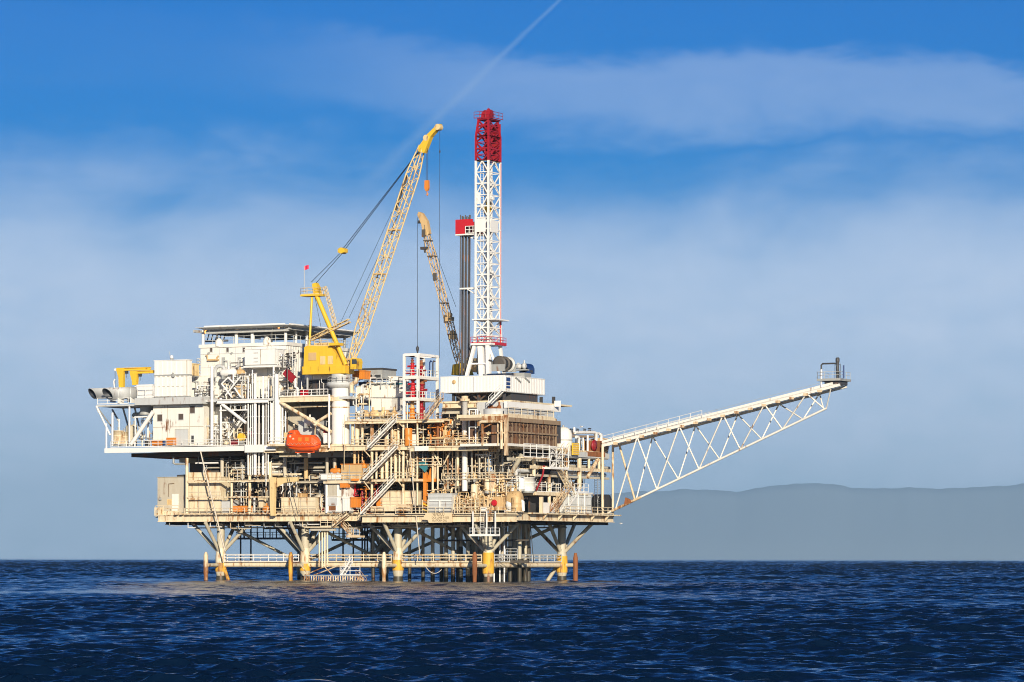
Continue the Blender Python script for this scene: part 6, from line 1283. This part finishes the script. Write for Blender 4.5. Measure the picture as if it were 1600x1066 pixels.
# ------------------------------------------------------------------ sign board
def sign():
    ys = -1.15; q = lambda px,py: (fx(px,ys),zz(py,fx(685,ys),ys)); t = thing('sign_board','cream pointed name board with three lines of dark lettering on the deck edge','sign',P(688,817,ys))
    part('board', MB().prism([q(659,812),q(666,801.3),q(706,801.3),q(706.3,816.5),q(670,817),q(668,812.5)][::-1],ys,ys+.12), 'signboard', t)
    for txt,pxc,py,s,w in (('VENOCO',685,805.9,.64,2.4),('OCS LEASE P-0205',688,810.5,.42,3.4),('PLATFORM GAIL',687,815,.42,2.9)):
        cu = bpy.data.curves.new('lettering','FONT'); cu.body = txt; cu.size = s*1.25; cu.align_x = 'CENTER'; cu.extrude = .01
        ob = bpy.data.objects.new('tmp',cu); COL.objects.link(ob); bpy.context.view_layer.update()
        me = bpy.data.meshes.new_from_object(ob.evaluated_get(bpy.context.evaluated_depsgraph_get())); bpy.data.objects.remove(ob)
        wd = max(v.co.x for v in me.vertices)-min(v.co.x for v in me.vertices); p = P(pxc,py,ys-.02); k = w/wd
        for v in me.vertices: v.co = Vector((v.co.x*k, -v.co.z, v.co.y))
        me.materials.clear(); me.materials.append(M['ink']); o = bpy.data.objects.new('lettering',me); COL.objects.link(o); o.parent = t; o.location = p-Vector(t.location)
sign()

# ------------------------------------------------------------------ flare boom
def flare():
    ya_, yb_ = 33.0, 37.2; ymid = (ya_+yb_)/2
    pa = Vector((XR+.4,ya_,zz(697,XR,ya_)))
    xt = fx(1312,ya_); e = Vector((xt,ya_,zz(601.5,xt,ya_)))
    t = thing('flare_boom','long white triangular truss boom rising out over the sea','flare boom',pa)
    A = lambda k: pa.lerp(e,k); Bk = lambda k: A(k)+Vector((0,yb_-ya_,0))
    lo0 = Vector((XR+.4,ymid,zz(802,XR,ymid))); xl = fx(1291,ymid); lo1 = Vector((xl,ymid,zz(638,xl,ymid))); Lw = lambda k: lo0.lerp(lo1,k)
    part('top_chord', MB().bar(A(0),e,.42,.46), 'wall', t); part('top_chord', MB().bar(Bk(0),Bk(.99),.42,.46), 'wall', t); part('bottom_chord', MB().tube(lo0,lo1,.21,10), 'wall', t)
    up = Vector((0,0,.30)); mb = MB()
    a,b,c,d = A(0)+up,A(.985)+up,Bk(.985)+up,Bk(0)+up; mb.add([a,b,c,d]+[v+Vector((0,0,.08)) for v in (a,b,c,d)],[(3,2,1,0),(4,5,6,7),(0,1,5,4),(1,2,6,5),(2,3,7,6),(3,0,4,7)])
    part('walkway', mb, 'wall', t)
    mb = MB(); mb.bar(A(.0)+Vector((0,.3,.75)),A(.97)+Vector((0,.3,.62)),.35,.42) ; part('flare_pipe_box', mb, 'wall', t); part('flare_pipe', MB().tube(A(0)+Vector((0,2.2,.8)),A(.95)+Vector((0,2.2,.8)),.28,10), 'white', t)
    kk = lambda px: (px/3.7209+920)
    fxk = lambda px, y, x0, x1: (fx(kk(px),y)-x0)/(x1-x0)
    lows = [155,395,640,880,1125,1370]; tops = [280,525,780,1020,1265]
    bl = [275,520,760,1005,1245]; bt = [370,620,865,1105,1340]
    for i,px in enumerate(tops):
        p = A(fxk(px,ya_,pa.x,e.x))
        for l in (lows[i],lows[i+1]): part('front_brace', MB().tube(p,Lw(min(1,max(0,fxk(l,ymid,lo0.x,lo1.x)))),.145,8), 'wall', t)
    for i,px in enumerate(bt):
        p = Bk(fxk(px,yb_,pa.x,e.x)); ls = [bl[i]]+([bl[i+1]] if i+1<len(bl) else [1365])
        for l in ls: part('back_brace', MB().tube(p,Lw(min(1,max(0,fxk(l,ymid,lo0.x,lo1.x)))),.135,8), 'wall', t)
    for k in np.linspace(.06,.92,16): c = A(k)+Vector((0,-.24,0)); part('gusset_plate', MB().box(c.x-.45,c.x+.45,c.y-.02,c.y+.02,c.z-.42,c.z+.05), 'creamrust', t)
    for k in np.linspace(.04,.94,12): part('cross_tie', MB().tube(A(k),Bk(k),.12,6), 'wall', t)
    part('front_brace', MB().tube(A(.965),lo1,.12,7), 'wall', t)
    mb = MB(); rail(mb,[A(0)+up+Vector((.1,-.2,.1)),A(.43)+up+Vector((0,-.2,.1))],1.35,2.2,.05,toe=False); rail(mb,[Bk(0)+up,Bk(.43)+up],1.35,2.2,.05,toe=False); part('railing', mb, 'white', t)
    mb = MB(); mb.tube(A(.43)+Vector((0,-.2,1.2)),A(.93)+Vector((0,-.2,1.2)),.03,4); part('hand_wire', mb, 'palegrey', t)
    # foot posts
    for y,r in ((ya_,.26),(yb_,.22)): part('foot_post', MB().tube((XR+.5,y,lo0.z-.3),(XR+.5,y,A(0).z+.2),r,9), 'cream', t)
    part('rusty_node', MB().tube(Lw(.02),Lw(.16),.25,10), 'creamrust', t); part('node_plate', MB().prism([(Lw(.10).x-.8,Lw(.10).z-.35),(Lw(.10).x+.8,Lw(.10).z+.1),(Lw(.10).x+.3,Lw(.10).z+.7),(Lw(.10).x-.5,Lw(.10).z+1.0)][::-1],ymid-.3,ymid+.1), 'rust', t); part('foot_brace', MB().tube(Bk(.03),Lw(.13),.2,8), 'creamrust', t)
    # tip: gooseneck, platform, burners
    tp = part('tip_platform', MB().box(xt-4.2,xt+0.2,ya_-.5,yb_+.4,e.z+.75,e.z+1.15), 'grey', t); z = e.z+1.15
    mb = MB(); rail(mb,[(xt-4.1,yb_+.3,z),(xt-4.1,ya_-.4,z),(xt+.1,ya_-.4,z),(xt+.1,yb_+.3,z)],1.2,1.6,.04,toe=False); part('railing', mb, 'palegrey', tp)
    part('tip_bracket', MB().box(xt-3.0,xt-.2,ya_+.2,yb_-.2,e.z+.1,e.z+.72), 'dark', tp)
    xg = fx(1283,ya_); zg = zz(568.5,xg,ya_); xf = fx(1307,ya_)
    part('gooseneck_pipe', MB().path([(xg,ya_,zz(605,xg,ya_)),(xg,ya_,zg-1.0)],.17,9), 'white', t); part('gooseneck_end', MB().path([(xg,ya_,zg-1.0),(xg,ya_,zg-.25),(xg+.25,ya_,zg),(xf,ya_,zg)],.14,9), 'dark', t)
    part('flare_tip', MB().lathe((xf,ya_+.4,z),[(.24,0),(.24,.9),(.28,1.0),(.28,2.0),(.2,2.4),(.36,3.0),(.36,3.5),(.2,3.7)],12), 'dark', t); part('burner_frame', MB().tube((xf-.5,ya_+.4,z),(xf-.5,ya_+.4,z+2.6),.06,5).tube((xf+.5,ya_+.4,z),(xf+.5,ya_+.4,z+2.6),.06,5).tube((xf-.5,ya_+.4,z+2.4),(xf+.5,ya_+.4,z+2.4),.06,5), 'dark', t)
    part('pilot_pipe', MB().tube((xf+1.15,ya_+.4,z),(xf+1.15,ya_+.4,z+2.3),.14,8), 'blue', t)
flare()

# ------------------------------------------------------------------ ropes and hoses, gulls
def hanging(name, label, a, b, r, mat, sag=.0):
    a,b = Vector(a),Vector(b); pts = [a.lerp(b,k)-Vector((0,0,sag*4*k*(1-k))) for k in np.linspace(0,1,10)]; tag(MB().path(pts,r,6).build(name,M[mat]),label,'hose' if 'hose' in name else 'rope')
hanging('mooring_hose','pale hose slanting from the main deck down to the left leg',P(313,705,-.6),P(352,862,-.4),.13,'rope',.3); hanging('mooring_rope','dark rope hanging in front of the olive tanks from the main deck',P(443,712,-1),P(466,806,-1),.06,'cable',.1)
hanging('transfer_hose','pale hose hanging from the upper deck past the sign to the walkway',P(640,700,-2.6),P(656,868,1.0),.10,'rope',.1); hanging('tag_line','thin pale line hanging at the pedestal foot',P(538,648,-.9),P(537.5,730,-.9),.06,'cream'); hanging('mooring_rope','dark slack rope looping under the deck near the third leg',P(664,838,20),P(656,868,20),.12,'cable',.5)
hanging('mooring_rope','dark rope hanging under the deck between the two right-hand legs',P(829,822,14),P(834,880,14),.07,'cable',.1); hanging('transfer_hose','pale hose looped low across the third walkway',P(664,884,1),P(690,890,1),.07,'rope',1.0)
def gull(px, py, dist, label, s):
    k = (px-800)/FPX*dist; c = camo.location+rgt*k+fwd*dist+Vector((0,0,(873.3-py)*dist/FPX)); t = thing('gull',label,'bird',c)
    part('body', MB().lathe(c-Vector((.2*s,0,0)),[(.01,0),(.05*s,.06*s),(.07*s,.18*s),(.05*s,.32*s),(.04*s,.4*s),(.01,.45*s)],8,(1,0,.1)), 'white', t)
    for sg in (-1,1): part('wing', MB().add([c+Vector(v)*s for v in ((-.05,0,.03),(.1,0,.03),(.08,.3*sg,.14),(-.02,.3*sg,.13),(.0,.62*sg,.06),(-.05,0,.05),(.1,0,.05),(.08,.3*sg,.16),(-.02,.3*sg,.15),(.0,.62*sg,.075))],[(0,1,2,3),(3,2,4),(8,7,6,5),(9,7,8),(0,5,6,1),(1,6,7,2),(2,7,9,4),(4,9,8,3),(3,8,5,0)]), 'white', t)
gull(908,667.5,560,'white gull flying above the right-hand deck end',1.5); gull(970,818.5,560,'white gull flying low right of the platform',1.2)
build_haze()
